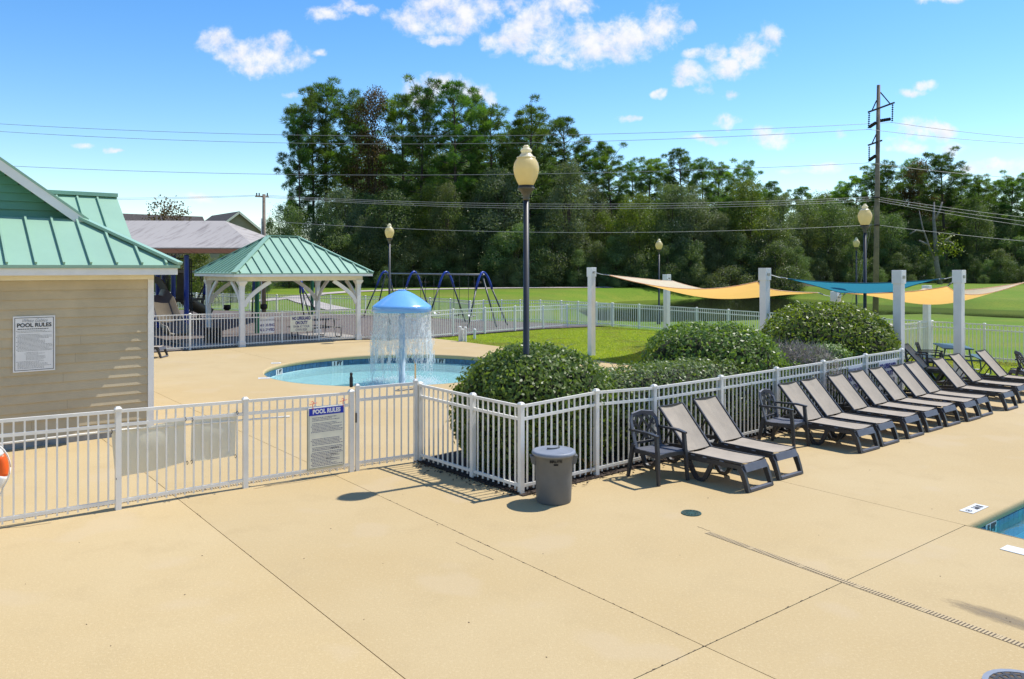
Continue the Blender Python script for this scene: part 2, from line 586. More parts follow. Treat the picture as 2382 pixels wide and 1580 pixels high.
M_SIDING = pm('tan_lap_siding', (0.53, 0.44, 0.285), 0.7, var=0.07, scale=1.3, bump=0.15, bscale=40, objvar=0.035)
M_CREAM = pm('cream_and_bounce_trim', (0.78, 0.73, 0.58), 0.6, var=0.05, scale=2)  # cream trim; on the frieze the tint is bounced light painted in
M_FOUND = pm('grey_foundation', (0.30, 0.30, 0.28), 0.9, var=0.15, scale=5, bump=0.3)
M_CONC = pm('grey_concrete', (0.30, 0.275, 0.24), 0.9, var=0.14, scale=1.2, bump=0.25, bscale=30)
M_PATH = pm('pale_concrete_path', (0.42, 0.37, 0.34), 0.9, var=0.12, scale=0.6)
M_BLUEPOST = pm('blue_powder_coat', (0.012, 0.045, 0.30), 0.35, var=0.08, scale=4, spec=0.5)
M_STEEL = pm('galvanised_steel', (0.30, 0.30, 0.29), 0.4, var=0.1, scale=6, metal=0.6)
M_LEG = pm('dark_swing_leg', (0.05, 0.055, 0.06), 0.4, var=0.1, scale=6)
M_CHROME = pm('polished_steel', (0.62, 0.56, 0.46), 0.12, metal=1.0)
M_GREENPOST = pm('dark_green_post', (0.006, 0.11, 0.055), 0.4, var=0.06, scale=3)
M_TANPLASTIC = pm('shaded_tan_plastic', (0.125, 0.105, 0.072), 0.42, var=0.08, scale=2)  # tan lowered to brown, the canopy's shade put into the colour
M_BROWNPANEL = pm('brown_plastic_panel', (0.11, 0.09, 0.065), 0.5, var=0.1, scale=3)
M_BLACK = pm('black_coated_metal', (0.016, 0.016, 0.018), 0.5, var=0.1, scale=8)
M_CANOPY = pm('weathered_mauve_canopy', (0.56, 0.52, 0.525), 0.9, var=0.04, scale=1.2, transl=0.2, tcol=(0.22, 0.08, 0.05))
M_CAN = pm('grey_plastic_bin', (0.125, 0.130, 0.132), 0.5, var=0.05, scale=6, bump=0.06, bscale=60)
M_CANLID = pm('grey_bin_lid', (0.20, 0.225, 0.27), 0.5, var=0.06, scale=10)
M_BLUEDOME = pm('blue_fibreglass', (0.17, 0.42, 0.80), 0.22, var=0.05, scale=1.6, spec=0.5, coat=0.5)
M_BLUECOL = pm('pale_blue_column', (0.60, 0.70, 0.76), 0.35, var=0.06, scale=4)
M_TILE = pm('dark_blue_tile', (0.030, 0.115, 0.215), 0.2, var=0.25, scale=7, spec=0.6)
M_TILEW = pm('white_tile', (0.66, 0.655, 0.62), 0.3, var=0.03, scale=9)
M_TILETEAL = pm('teal_tile', (0.02, 0.22, 0.26), 0.2, var=0.3, scale=5, spec=0.6)
M_INK = pm('black_print', (0.02, 0.02, 0.022), 0.6)
M_INKBLUE = pm('navy_print', (0.022, 0.02, 0.17), 0.6)
M_INKGREY = pm('faded_print', (0.13, 0.12, 0.20), 0.6)
M_INKBLUR = pm('small_print', (0.24, 0.24, 0.23), 0.7)
M_BLUEBAND = pm('blue_sign_band', (0.010, 0.035, 0.42), 0.45)
M_SIGNW = pm('white_sign_panel', (0.78, 0.78, 0.77), 0.4, var=0.03, scale=6)
M_SIGNCREAM = pm('cream_sign_panel', (0.80, 0.78, 0.63), 0.45, var=0.04, scale=5)
M_SIGNBACK = pm('beige_sign_back', (0.40, 0.39, 0.30), 0.6, var=0.06, scale=5)
M_RED = pm('red_cord', (0.62, 0.03, 0.03), 0.6)
M_ORANGE = pm('orange_buoy', (0.80, 0.11, 0.012), 0.4, var=0.05, scale=9)
M_ROPEW = pm('white_rope', (0.72, 0.70, 0.66), 0.8)
M_TARP = pm('pale_olive_tarp', (0.78, 0.76, 0.66), 0.85, var=0.04, scale=2.5, transl=0.70, tcol=(0.95, 0.94, 0.86), bump=0.2, bscale=14)
M_WOODPOLE = pm('weathered_pole_wood', (0.30, 0.23, 0.165), 0.9, col2=(0.13, 0.11, 0.095), scale=1.6, bump=0.3, bscale=20)
M_ARM = pm('dark_creosote_timber', (0.055, 0.040, 0.035), 0.85, var=0.2, scale=4)
M_WIRE = pm('aluminium_wire', (0.20, 0.215, 0.23), 0.5)
M_WIRELT = pm('bright_aluminium_wire', (0.30, 0.30, 0.30), 0.5)
M_BARK = pm('pine_bark', (0.085, 0.066, 0.052), 0.95, var=0.3, scale=5, bump=0.5, bscale=12, world=False)
M_PALEBARK = pm('pale_bark', (0.22, 0.20, 0.185), 0.9, var=0.2, scale=4, world=False)
M_SHINGLE = pm('dark_roof_shingle', (0.075, 0.066, 0.062), 0.95, var=0.25, scale=6)
M_HOUSE = pm('khaki_house_siding', (0.29, 0.255, 0.175), 0.8, var=0.08, scale=2)
M_TABLEBLUE = pm('teal_coated_table', (0.045, 0.105, 0.125), 0.4, var=0.1, scale=5, spec=0.5)
M_DRAINGREEN = pm('dark_green_drain', (0.022, 0.070, 0.055), 0.5, var=0.15, scale=30)
M_DARKGAP = pm('dark_gap', (0.12, 0.09, 0.06), 0.95)
M_PVC = pm('white_pvc', (0.78, 0.77, 0.74), 0.5, var=0.08, scale=8)


def deckmat():
    m = bpy.data.materials.new('tan_textured_deck'); m.use_nodes = True
    N, L = m.node_tree.nodes, m.node_tree.links
    p = N['Principled BSDF']; p.inputs['Roughness'].default_value = 0.85; p.inputs['Specular IOR Level'].default_value = 0.25
    oi_ = N.new('ShaderNodeObjectInfo')
    ge = N.new('ShaderNodeNewGeometry')
    def noise(sc, det, r=0.6):
        n = N.new('ShaderNodeTexNoise'); n.inputs['Scale'].default_value = sc; n.inputs['Detail'].default_value = det; n.inputs['Roughness'].default_value = r
        L.new(ge.outputs['Position'], n.inputs['Vector']); return n.outputs[0]
    def mix(f, a, b, lo, hi):
        mr_ = N.new('ShaderNodeMapRange'); mr_.inputs[1].default_value = lo; mr_.inputs[2].default_value = hi
        L.new(f, mr_.inputs[0])
        x = N.new('ShaderNodeMix'); x.data_type = 'RGBA'; L.new(mr_.outputs[0], x.inputs[0])
        for i, c in ((6, a), (7, b)):
            if isinstance(c, tuple): x.inputs[i].default_value = (*c, 1)
            else: L.new(c, x.inputs[i])
        return x.outputs[2]
    big = mix(noise(0.28, 3), (0.435, 0.322, 0.160), (0.470, 0.362, 0.197), 0.35, 0.68)
    mid = mix(noise(1.7, 5), big, (0.415, 0.312, 0.162), 0.52, 0.80)
    stain = mix(noise(0.55, 8, 0.75), mid, (0.36, 0.275, 0.15), 0.66, 0.84)
    grain = mix(noise(150, 2, 0.5), stain, (0.325, 0.23, 0.11), 0.54, 0.76)
    grain2 = mix(noise(38, 3, 0.6), grain, (0.52, 0.405, 0.225), 0.52, 0.82)
    damp = mix(noise(0.9, 2, 0.45), grain2, (0.46, 0.36, 0.225), 0.60, 0.66)
    soft = N.new('ShaderNodeMix'); soft.data_type = 'RGBA'; soft.inputs[0].default_value = 0.35
    L.new(grain2, soft.inputs[6]); L.new(damp, soft.inputs[7])
    hv = N.new('ShaderNodeHueSaturation'); rr_ = N.new('ShaderNodeMapRange'); rr_.inputs[3].default_value = 0.965; rr_.inputs[4].default_value = 1.04
    L.new(oi_.outputs['Random'], rr_.inputs[0]); L.new(rr_.outputs[0], hv.inputs['Value']); L.new(soft.outputs[2], hv.inputs['Color'])
    L.new(hv.outputs[0], p.inputs['Base Color'])
    b = N.new('ShaderNodeBump'); b.inputs['Strength'].default_value = 0.35; b.inputs['Distance'].default_value = 0.006
    L.new(noise(55, 4), b.inputs['Height']); L.new(b.outputs[0], p.inputs['Normal'])
    return m


M_DECK = deckmat()
M_DRAINTAN = pm('tan_drain_grate', (0.43, 0.325, 0.175), 0.7, var=0.06, scale=6)


def grassmat(name, a, b, c, s1=0.25, s2=6.0):
    m = bpy.data.materials.new(name); m.use_nodes = True
    N, L = m.node_tree.nodes, m.node_tree.links
    p = N['Principled BSDF']; p.inputs['Roughness'].default_value = 0.9; p.inputs['Specular IOR Level'].default_value = 0.15
    ge = N.new('ShaderNodeNewGeometry')
    cur = None
    for sc, det, lo, hi, col in ((s1, 4, 0.42, 0.66, b), (0.09, 5, 0.50, 0.70, tuple(.55 * q + .45 * w for q, w in zip(b, (0.26, 0.20, 0.07)))), (0.045, 6, 0.5, 0.66, tuple(q * .62 for q in a)), (s2, 6, 0.45, 0.75, c), (45.0, 3, 0.5, 0.75, tuple(x * 0.55 for x in a))):
        n = N.new('ShaderNodeTexNoise'); n.inputs['Scale'].default_value = sc; n.inputs['Detail'].default_value = det
        L.new(ge.outputs['Position'], n.inputs['Vector'])
        mr_ = N.new('ShaderNodeMapRange'); mr_.inputs[1].default_value = lo; mr_.inputs[2].default_value = hi
        L.new(n.outputs[0], mr_.inputs[0])
        x = N.new('ShaderNodeMix'); x.data_type = 'RGBA'; L.new(mr_.outputs[0], x.inputs[0])
        if cur is None: x.inputs[6].default_value = (*a, 1)
        else: L.new(cur, x.inputs[6])
        x.inputs[7].default_value = (*col, 1)
        cur = x.outputs[2]
    L.new(cur, p.inputs['Base Color'])
    bp = N.new('ShaderNodeBump'); bp.inputs['Strength'].default_value = 0.6; bp.inputs['Distance'].default_value = 0.04
    n = N.new('ShaderNodeTexNoise'); n.inputs['Scale'].default_value = 22; n.inputs['Detail'].default_value = 4
    L.new(ge.outputs['Position'], n.inputs['Vector']); L.new(n.outputs[0], bp.inputs['Height']); L.new(bp.outputs[0], p.inputs['Normal'])
    return m


M_GRASS = grassmat('mown_grass', (0.122, 0.205, 0.013), (0.185, 0.225, 0.022), (0.078, 0.150, 0.011))
M_MULCH = pm('dark_bark_mulch', (0.065, 0.043, 0.030), 0.95, col2=(0.018, 0.013, 0.010), scale=26, bump=1.0, bscale=45)
M_PLAYMULCH = pm('playground_wood_mulch', (0.185, 0.155, 0.138), 0.95, col2=(0.060, 0.048, 0.042), scale=5, bump=0.8, bscale=18, detail=8)
# ================================================================== GROUND
ZW = -0.45                                               # pond level
POND_PX = [(1375, 709), (1450, 701), (1550, 697), (1620, 695), (1700, 693), (1800, 693), (1900, 697), (2000, 705), (2100, 713), (2200, 717), (2300, 720), (2382, 723), (2520, 727),
           (2520, 753), (2382, 748), (2300, 743), (2200, 738), (2100, 736), (2036, 737), (1950, 739), (1800, 745), (1700, 749), (1600, 753), (1500, 754), (1420, 751), (1370, 740), (1340, 723)]
POND = [G(x, y, ZW) for x, y in POND_PX]
P442, P656, P742 = G(442, 814.6), G(656, 799.8), G(742, 794.7)
FL = G(562.4, 806.9)                                     # pavilion posts
FR = FL + 4.85 * U
C0 = G(356, 1006)                                        # pool house corner
off = -0.14 * V
DECK_OUT = [(-45, -18), (45, -18), (45, 24)] + [tuple(G(x, y)[:2]) for x, y in ((2520, 872), (2346, 881), (2230, 893), (2110, 912), (1800, 880), (1560, 858), (1444, 847), (1360, 834), (1290, 823), (1216, 813), (1118, 800.5), (1060, 793), (1004, 787))]
for P in (G(918, 789), FR, P742, P656, P442):
    DECK_OUT.append(tuple((P + off)[:2]))
DECK_OUT += [tuple((P442 - 22 * U + off)[:2]), (-45, 14)]
POOLC = (G(935, 826) + G(935, 898)) / 2                  # wading pool
POOLC = Vector((-3.55, 23.75, 0)); POOLR = 3.72
NC = 72
POOL_RING = [(POOLC.x + POOLR * math.cos(2 * math.pi * k / NC), POOLC.y + POOLR * math.sin(2 * math.pi * k / NC)) for k in range(NC)]
PC = G(2246, 1222)                                       # swimming pool corner
q0 = PC; q1 = PC - 9 * V; q2 = PC - 9 * V + 14 * U; q3 = PC + 14 * U
POOL_RECT = [tuple(q[:2]) for q in (q0, q1, q2, q3)]


def poly_sd(px, py, poly):
    """signed distance (negative inside) of many points to a polygon"""
    poly = np.array([(p[0], p[1]) for p in poly])
    d = np.full(px.shape, 1e9); inside = np.zeros(px.shape, bool)
    n = len(poly)
    for i in range(n):
        ax, ay = poly[i]; bx, by = poly[(i + 1) % n]
        ex, ey = bx - ax, by - ay
        t = np.clip(((px - ax) * ex + (py - ay) * ey) / (ex * ex + ey * ey + 1e-12), 0, 1)
        d = np.minimum(d, np.hypot(px - ax - t * ex, py - ay - t * ey))
        c = ((ay > py) != (by > py)) & (px < ex * (py - ay) / (ey if abs(ey) > 1e-12 else 1e-12) + ax)
        inside ^= c
    return np.where(inside, -d, d)


def sstep(a, b, x):
    t = np.clip((x - a) / (b - a), 0, 1)
    return t * t * (3 - 2 * t)


def terr(x, y):
    x = np.asarray(x, float); y = np.asarray(y, float)
    z = -0.03 + 0.95 * sstep(52, 104, y) + np.clip(y - 108, 0, 400) * 0.008
    z = z + 0.05 * np.sin(x * 0.21 + 1.3) * np.sin(y * 0.17) * sstep(44, 60, y)
    sd = poly_sd(x, y, POND)
    w = 1 - sstep(0.0, 4.5, sd)
    z = z * (1 - w) + (ZW + 0.03) * w
    z = np.where(sd < 0, ZW + 0.03 + np.maximum(sd * 0.3, -1.3), z)
    sdk = poly_sd(x, y, DECK_OUT)
    z = np.where(sdk < -1.0, -2.6, z)
    return z


def ts(x, y):
    return float(terr(np.array([x]), np.array([y]))[0])


def GT(px, py):
    """point where the sight line through a surveyed pixel meets the terrain"""
    Y = 30.0
    for _ in range(60):
        z = ts((px - CX) * Y / FPX, Y) if Y < 400 else 2
        Yn = (HC - z) * FPX / max(py - H0, 4)
        Y = 0.6 * Y + 0.4 * min(Yn, 300)
    X = (px - CX) * Y / FPX
    return Vector((X, Y, ts(X, Y)))


xs = np.concatenate([np.arange(-420, -70, 25), np.arange(-70, 75, 0.8), np.arange(75, 430, 25)])
ys = np.concatenate([np.arange(-60, -20, 10), np.arange(-20, 64, 0.7), np.arange(64, 130, 1.6), np.arange(130, 700, 30)])
gx, gy = np.meshgrid(xs, ys)
gz = terr(gx.ravel(), gy.ravel())
nx, ny = len(xs), len(ys)
idx = np.arange(nx * ny).reshape(ny, nx)
faces = np.stack([idx[:-1, :-1], idx[:-1, 1:], idx[1:, 1:], idx[1:, :-1]], -1).reshape(-1, 4)
ter_me = np_mesh('ground', np.stack([gx.ravel(), gy.ravel(), gz], 1), faces, smooth=True)
tag(part('ground', ter_me, M_GRASS), kind='structure')

# pond water
M_POND = watermat('pond_water', (0.10, 0.13, 0.05), rough=0.04, bump=0.06, scale=1.6, fres=1.24, milky=0.7, mcol=(0.035, 0.045, 0.018))
bm = fill2d([(p.x, p.y) for p in POND])
for v in bm.verts: v.co.z = ZW
tag(part('pond_water', bm_mesh(bm, 'pond_water'), M_POND), kind='structure')


def strip(pts, w, dz, sub=6):
    """flat path draped over the terrain"""
    P = []
    for a, b in zip(pts[:-1], pts[1:]):
        for k in range(sub):
            P.append(a.lerp(b, k / sub))
    P.append(pts[-1])
    mb = MB(); vs, fs = [], []
    for i, p in enumerate(P):
        d = (P[min(i + 1, len(P) - 1)] - P[max(i - 1, 0)]); d.z = 0; d.normalize()
        s = Vector((-d.y, d.x, 0))
        for k in (-1, -0.33, 0.33, 1):
            q = p + s * (k * w / 2)
            vs.append((q.x, q.y, ts(q.x, q.y) + dz))
    for i in range(len(P) - 1):
        for k in range(3):
            a = i * 4 + k
            fs.append((a, a + 4, a + 5, a + 1))
    mb.add(vs, fs)
    return mb


pa = [GT(*p) for p in ((566, 704), (622, 699), (690, 692), (740, 685), (823, 679), (940, 674.5), (1100, 672), (1300, 670), (1420, 669))]
tag(part('path', strip(pa, 2.0, 0.06), M_PATH), kind='structure')
pb = [GT(*p) for p in ((684, 693), (712, 703), (745, 712), (790, 722))]
tag(part('path', strip(pb, 1.8, 0.07), M_PATH), kind='structure')

# playground surface and the pavilion's slab
pl = [P442 - 14 * U, P442, P656, P742, FR, G(918, 789), G(1000, 787), G(1128, 776), G(1264, 765), G(1420, 758.5), Vector((-3.4, 46.0, 0)), Vector((-11.9, 51.6, 0)), Vector((-22, 56, 0)), Vector((-40, 56, 0))]
bm = fill2d([(p.x, p.y) for p in pl])
bmesh.ops.triangulate(bm, faces=bm.faces)
for v in bm.verts: v.co.z = 0.012
tag(part('playground_mulch', bm_mesh(bm, 'playground_mulch'), M_PLAYMULCH), kind='structure')
bm = fill2d([tuple(p[:2]) for p in (FL - 1.6 * U + 0.1 * V, FR + 0.5 * U + 0.1 * V, FR + 0.5 * U + 3.6 * V, FL - 1.6 * U + 3.6 * V)])
for v in bm.verts: v.co.z = 0.05
skirt(bm, 0.1)
tag(part('pavilion_slab', bm_mesh(bm, 'pavilion_slab'), M_CONC), kind='structure')

# ================================================================== DECK (slabs between recessed joints, two pools let in)
bm = fill2d(DECK_OUT, [POOL_RING, POOL_RECT])
for v in bm.verts: v.co.z = -0.03
deck = tag(part('deck', bm_mesh(bm, 'deck'), M_DARKGAP), kind='structure')
J1, J2 = G(418, 1164), G(1653, 1510)
lines = [(J1, V), (J2, V), (PC, U), (PC, V)]
cells = [fill2d(DECK_OUT, [POOL_RING, POOL_RECT])]
for P, D in lines:
    nrm = Vector((-D.y, D.x, 0)); out = []
    for b in cells:
        for sgn in (1, -1):
            c = b.copy()
            r = bmesh.ops.bisect_plane(c, geom=c.verts[:] + c.edges[:] + c.faces[:], plane_co=P + nrm * (0.0042 * sgn), plane_no=nrm * sgn, clear_inner=True)
            if len(c.faces): out.append(c)
            else: c.free()
        b.free()
    cells = out
for c in cells:
    if sum(f.calc_area() for f in c.faces) < 0.02:
        c.free(); continue
    skirt(c, 0.12)
    part('deck_slab', bm_mesh(c, 'deck_slab'), M_DECK, deck)
# dirt crumbs and hairline fillers lying in the joints
mb = MB()
for P, D, t0, t1, k in ((J2, V, 0.2, 5.2, 46), (PC, U, -5.6, -2.4, 26), (J1, V, -3, 1.5, 12)):
    for _ in range(k):
        t = rnd.uniform(t0, t1); l = rnd.uniform(0.008, 0.035)
        c = P + D * t + Vector((rnd.uniform(-.006, .006), rnd.uniform(-.006, .006), 0.0015))
        mb.obox(c, (l, rnd.uniform(0.004, 0.009), 0.004), math.atan2(D.y, D.x) + rnd.uniform(-.3, .3))
tag(part('joint_dirt', mb, M_DARKGAP), kind='stuff')

# ---------------------------------------------------------------- wading pool
M_POOLFLOOR = pm('pale_aqua_plaster', (0.62, 0.80, 0.78), 0.8, var=0.05, scale=3)
M_POOLWATER = watermat('pool_water', (0.66, 0.90, 0.93), rough=0.08, bump=0.22, scale=6.5, fres=1.22, stretch=(1.0, 2.0, 1), milky=0.42, mcol=(0.44, 0.74, 0.76))
wp = tag(thing('wading_pool', None, None, POOLC), kind='structure')
mb = MB(); mb.lathe([(POOLR - 0.02, -0.55), (POOLR - 0.02, -0.30)], NC, capb=True, capt=False)
part('pool_basin', mb, M_POOLFLOOR, wp, fix=False)
for p in (wp.children[0].data.polygons):
    pass
wp.children[0].data.flip_normals()
mb = MB()
for k in range(156):                                     # waterline tiles
    a = 2 * math.pi * (k + 0.5) / 156
    mb.obox((math.cos(a) * (POOLR - 0.004), math.sin(a) * (POOLR - 0.004), -0.235), (0.02, 0.142, 0.22), a)
tag(part('waterline_tiles', mb, M_TILE, wp), kind='stuff')
mb = MB(); mb.lathe([(POOLR - 0.005, -0.125), (POOLR - 0.03, -0.09), (POOLR - 0.035, -0.04), (POOLR - 0.02, -0.008), (POOLR + 0.012, 0.0025)], NC, capb=False, capt=False)
part('coping', mb, M_DECK, wp, smooth=True, fix=False)
mb = MB(); mb.lathe([(POOLR - 0.016, 0), (0.0, 0)], NC, c=(0, 0, -0.315), capb=False, capt=False)
part('pool_water', mb, M_POOLWATER, wp, fix=False)


def marker(root_name, label, px, z, txt, w=0.30, h=0.15):
    """depth marker let into the tile band, facing the middle of the wading pool"""
    r = (px - CX) / FPX
    # far intersection of the sight bearing with the pool wall
    a_ = 1 + r * r; b_ = -2 * (POOLC.x * r + POOLC.y); c_ = POOLC.x ** 2 + POOLC.y ** 2 - (POOLR - 0.02) ** 2
    Y = (-b_ + math.sqrt(b_ * b_ - 4 * a_ * c_)) / (2 * a_)
    p = Vector((r * Y, Y, z)); d = (p - POOLC)
    t = thing(root_name, label, 'depth marker', p, math.atan2(d.y, d.x) - math.pi / 2, 'depth markers in the wading pool wall')
    part('marker_tile', MB().box(-w / 2, w / 2, -0.012, 0.006, -h / 2, h / 2), M_TILEW, t)
    part('lettering', text_mesh(txt, h * 0.95, offset=0.012), M_INK, t, loc=(0, -0.014, 0))


marker('depth_marker', 'white 1 FT depth tile on the wading pool wall left of the falling water', 785, -0.225, '1 FT', 0.40, 0.17)
marker('depth_marker', 'white 1 FT depth tile on the wading pool wall right of the falling water', 1023, -0.225, '1 FT', 0.40, 0.17)
marker('depth_marker', 'white 1 FT depth tile at the leftmost end of the wading pool wall', 649, -0.225, '1 FT', 0.40, 0.17)
for px, py, lab in ((614, 880, 'small white depth plate on the tan deck nearest the wading pool\'s left end'), (642, 845, 'small white depth plate on the tan deck behind the wading pool\'s left end')):
    t = thing('deck_marker', lab, 'depth marker', G(px, py) + Vector((0, 0, 0.002)), 0.3, 'white depth plates on the wading pool deck')
    part('marker_tile', MB().box(-0.15, 0.15, -0.15, 0.15, 0, 0.005), M_TILEW, t)
    part('lettering', MB().box(-0.09, 0.09, -0.02, 0.02, 0.005, 0.007), M_INKBLUR, t)

# ---------------------------------------------------------------- swimming pool
M_PLASTER = pm('pale_blue_plaster', (0.42, 0.66, 0.74), 0.8, var=0.06, scale=2)
M_BIGWATER = watermat('swimming_pool_water', (0.50, 0.86, 0.93), rough=0.03, bump=0.12, scale=2.2, milky=0.06, mcol=(0.1, 0.45, 0.6))
sp = tag(thing('swimming_pool', None, None, PC, A0), kind='structure')
mb = MB()                                                # basin in local axes: x along the far edge, -y towards the viewer
W_, L_ = 14.0, 9.0
mb.add([(0, -L_, -1.25), (W_, -L_, -1.25), (W_, 0, -1.25), (0, 0, -1.25), (0, -L_, -0.1), (W_, -L_, -0.1), (W_, 0, -0.1), (0, 0, -0.1)],
       [(0, 1, 2, 3), (0, 4, 5, 1), (1, 5, 6, 2), (2, 6, 7, 3), (3, 7, 4, 0)])
part('pool_basin', mb, M_PLASTER, sp, fix=False)
k = 0
for i in range(46):                                      # far edge waterline tiles, two courses
    for row in (0, 1):
        mb = MB().box(i * 0.152 + 0.002, i * 0.152 + 0.150, -0.016, 0.0, -0.118 - row * 0.152 - 0.148, -0.118 - row * 0.152)
        part('wall_tile', mb, M_TILE if (i * 7 + row * 3) % 5 else M_TILETEAL, sp)
for i in range(14):
    part('wall_tile', MB().box(0.0, 0.016, -i * 0.152 - 0.166, -i * 0.152 - 0.018, -0.266, -0.118), M_TILE if i % 3 else M_TILETEAL, sp)
for (x0, x1, y0, y1, zt) in ((0.02, 13.9, -0.42, -0.02, -0.55), (0.02, 13.9, -0.80, -0.42, -0.85)):
    part('pool_step', MB().box(x0, x1, y0, y1, -1.248, zt), M_PLASTER, sp)
    part('step_tile_band', MB().box(x0, x1, y0 - 0.004, y0 + 0.05, zt - 0.05, zt + 0.004), M_TILETEAL, sp)
for x in (1.3, 3.9, 6.5):
    part('lane_line', MB().box(x - 0.13, x + 0.13, -L_ + 0.1, -0.85, -1.248, -1.243), M_TILE, sp)
mb = MB().add([(0.004, -L_ + 0.004, -0.155), (W_, -L_ + 0.004, -0.155), (W_, -0.018, -0.155), (0.018, -0.018, -0.155)], [(0, 1, 2, 3)])
part('pool_water', mb, M_BIGWATER, sp, fix=False)
for a, b in (((-0.012, 0.012), (W_, 0.012)), ((-0.012, 0.012), (-0.012, -L_))):
    n_ = Vector((0, -1, 0)) if a[1] == b[1] else Vector((1, 0, 0))
    prof = [(0.0, 0.004), (0.02, 0.0), (0.035, -0.02), (0.04, -0.06), (0.03, -0.10), (0.0, -0.115)]
    vs = [Vector((e[0], e[1], 0)) + n_ * x + Vector((0, 0, z)) for e in (a, b) for x, z in prof]
    m_ = len(prof)
    part('coping', MB().add(vs, [(i, i + 1, i + 1 + m_, i + m_) for i in range(m_ - 1)]), M_DECK, sp, smooth=True)
t = thing('depth_marker', 'white 5 FT tile let into the blue tiled swimming pool wall', 'depth marker', PC + 0.66 * U - 0.02 * V + Vector((0, 0, -0.165)), A0)
part('marker_tile', MB().box(-0.15, 0.15, -0.008, 0.004, -0.07, 0.07), M_TILEW, t)
part('lettering', text_mesh('5 FT', 0.13, offset=0.012), M_INK, t, loc=(0, -0.010, 0))


def deck_tile(name, label, px, py, rz, w, d, txt=None, dot=False):
    t = thing(name, label, 'depth marker', G(px, py) + Vector((0, 0, 0.002)), rz)
    part('marker_tile', MB().box(-w / 2, w / 2, -d / 2, d / 2, 0, 0.005), M_TILEW, t)
    if txt:
        me = text_mesh(txt, d * 0.62, offset=0.010)
        for v in me.vertices: v.co = (v.co.x, v.co.z, 0.0065 - v.co.y * 0.1)
        part('lettering', me, M_INK, t, loc=(-w * 0.16, 0, 0))
        mb = MB(); mb.lathe([(d * 0.24, 0.0065), (d * 0.24, 0.0075), (d * 0.18, 0.0075), (d * 0.18, 0.0065)], 14, c=(w * 0.33, 0, 0), capb=False, capt=False)
        mb.bar((w * 0.33 - d * .15, -d * .15, 0.007), (w * 0.33 + d * .15, d * .15, 0.007), 0.012, 0.002)
        part('no_diving_symbol', mb, M_INK, t)
    if dot:
        part('screw', MB().lathe([(0.012, 0.005), (0.012, 0.008)], 10, c=(0.10, -0.02, 0)), M_INK, t)


deck_tile('deck_marker', 'white 5 FT no diving tile set in the deck beside the swimming pool edge', 2266, 1184, A0 + math.pi, 0.46, 0.16, '5 FT')
deck_tile('deck_marker', 'blank white deck tile with one dark screw at the right edge of the photo', 2376, 1284, A0 - math.pi / 2, 0.34, 0.20, None, True)

# ---------------------------------------------------------------- drains
def trench(name, label, P, D, n, seg=0.62, w=0.085, pitch=0.030, lift=0.002):
    root = thing(name, label, 'trench drain', P, math.atan2(D.y, D.x))
    part('channel', MB().box(0, n * seg, -w / 2, w / 2, lift - 0.0005, lift), M_DARKGAP, root)
    mb = MB(); y = w / 2
    mb.box(0.0, 0.022, -y, y, lift + 0.0005, lift + 0.0025); mb.box(seg - 0.024, seg - 0.004, -y, y, lift + 0.0005, lift + 0.0025)
    k = 0.022
    while k + pitch < seg - 0.02:
        mb.box(k + pitch * 0.42, k + pitch, -y, y, lift + 0.0005, lift + 0.0025); k += pitch
    me = mb.mesh('grate'); me.materials.append(M_DRAINTAN)
    for i in range(n):
        part('grate', me, None, root, loc=(i * seg, 0, 0))


d0, d1 = G(1645, 1239), G(2382, 1503)
dd = (d1 - d0).normalized()
trench('trench_drain', 'tan slotted trench drain running across the foreground deck to the right', d0, dd, 11)
e0, e1 = G(2, 1212.5), G(800, 1089)
ed = (e1 - e0).normalized()
trench('trench_drain', 'tan slotted trench drain under the front white fence', e0 - 2.6 * ed, ed, 13, pitch=0.034)


def round_drain(name, label, px, py, r, m, ring=None, rad=14):
    t = thing(name, label, 'floor drain', G(px, py) + Vector((0, 0, 0.002)), 0.3)
    part('drain_plate', MB().lathe([(r * 0.9, 0), (r * 0.9, 0.003)], 28), M_DARKGAP, t)
    part('rim', MB().lathe([(r, 0.0), (r, 0.008), (r * 0.86, 0.008), (r * 0.86, 0.003)], 28, capb=False, capt=False), ring or m, t)
    mb = MB()
    for k in range(rad):
        a = 2 * math.pi * k / rad
        mb.bar((r * .12 * math.cos(a), r * .12 * math.sin(a), .005), (r * .88 * math.cos(a), r * .88 * math.sin(a), .005), r * 0.085, 0.004)
    for q in (0.3, 0.5, 0.7):
        mb.lathe([(r * q, .003), (r * q, .0066), (r * (q + .07), .0066), (r * (q + .07), .003)], 28, capb=False, capt=False)
    mb.lathe([(r * .14, .003), (r * .14, .0066)], 12, capb=False)
    part('grate', mb, m, t)


round_drain('floor_drain', 'round dark green floor drain in the deck before the nearest lounger', 1608, 1194.5, 0.122, M_DRAINGREEN)
round_drain('skimmer_cover', 'large round grey rimmed grate cut off by the bottom right photo corner', 2392, 1606, 0.285, M_BLACK, M_CANLID, 22)

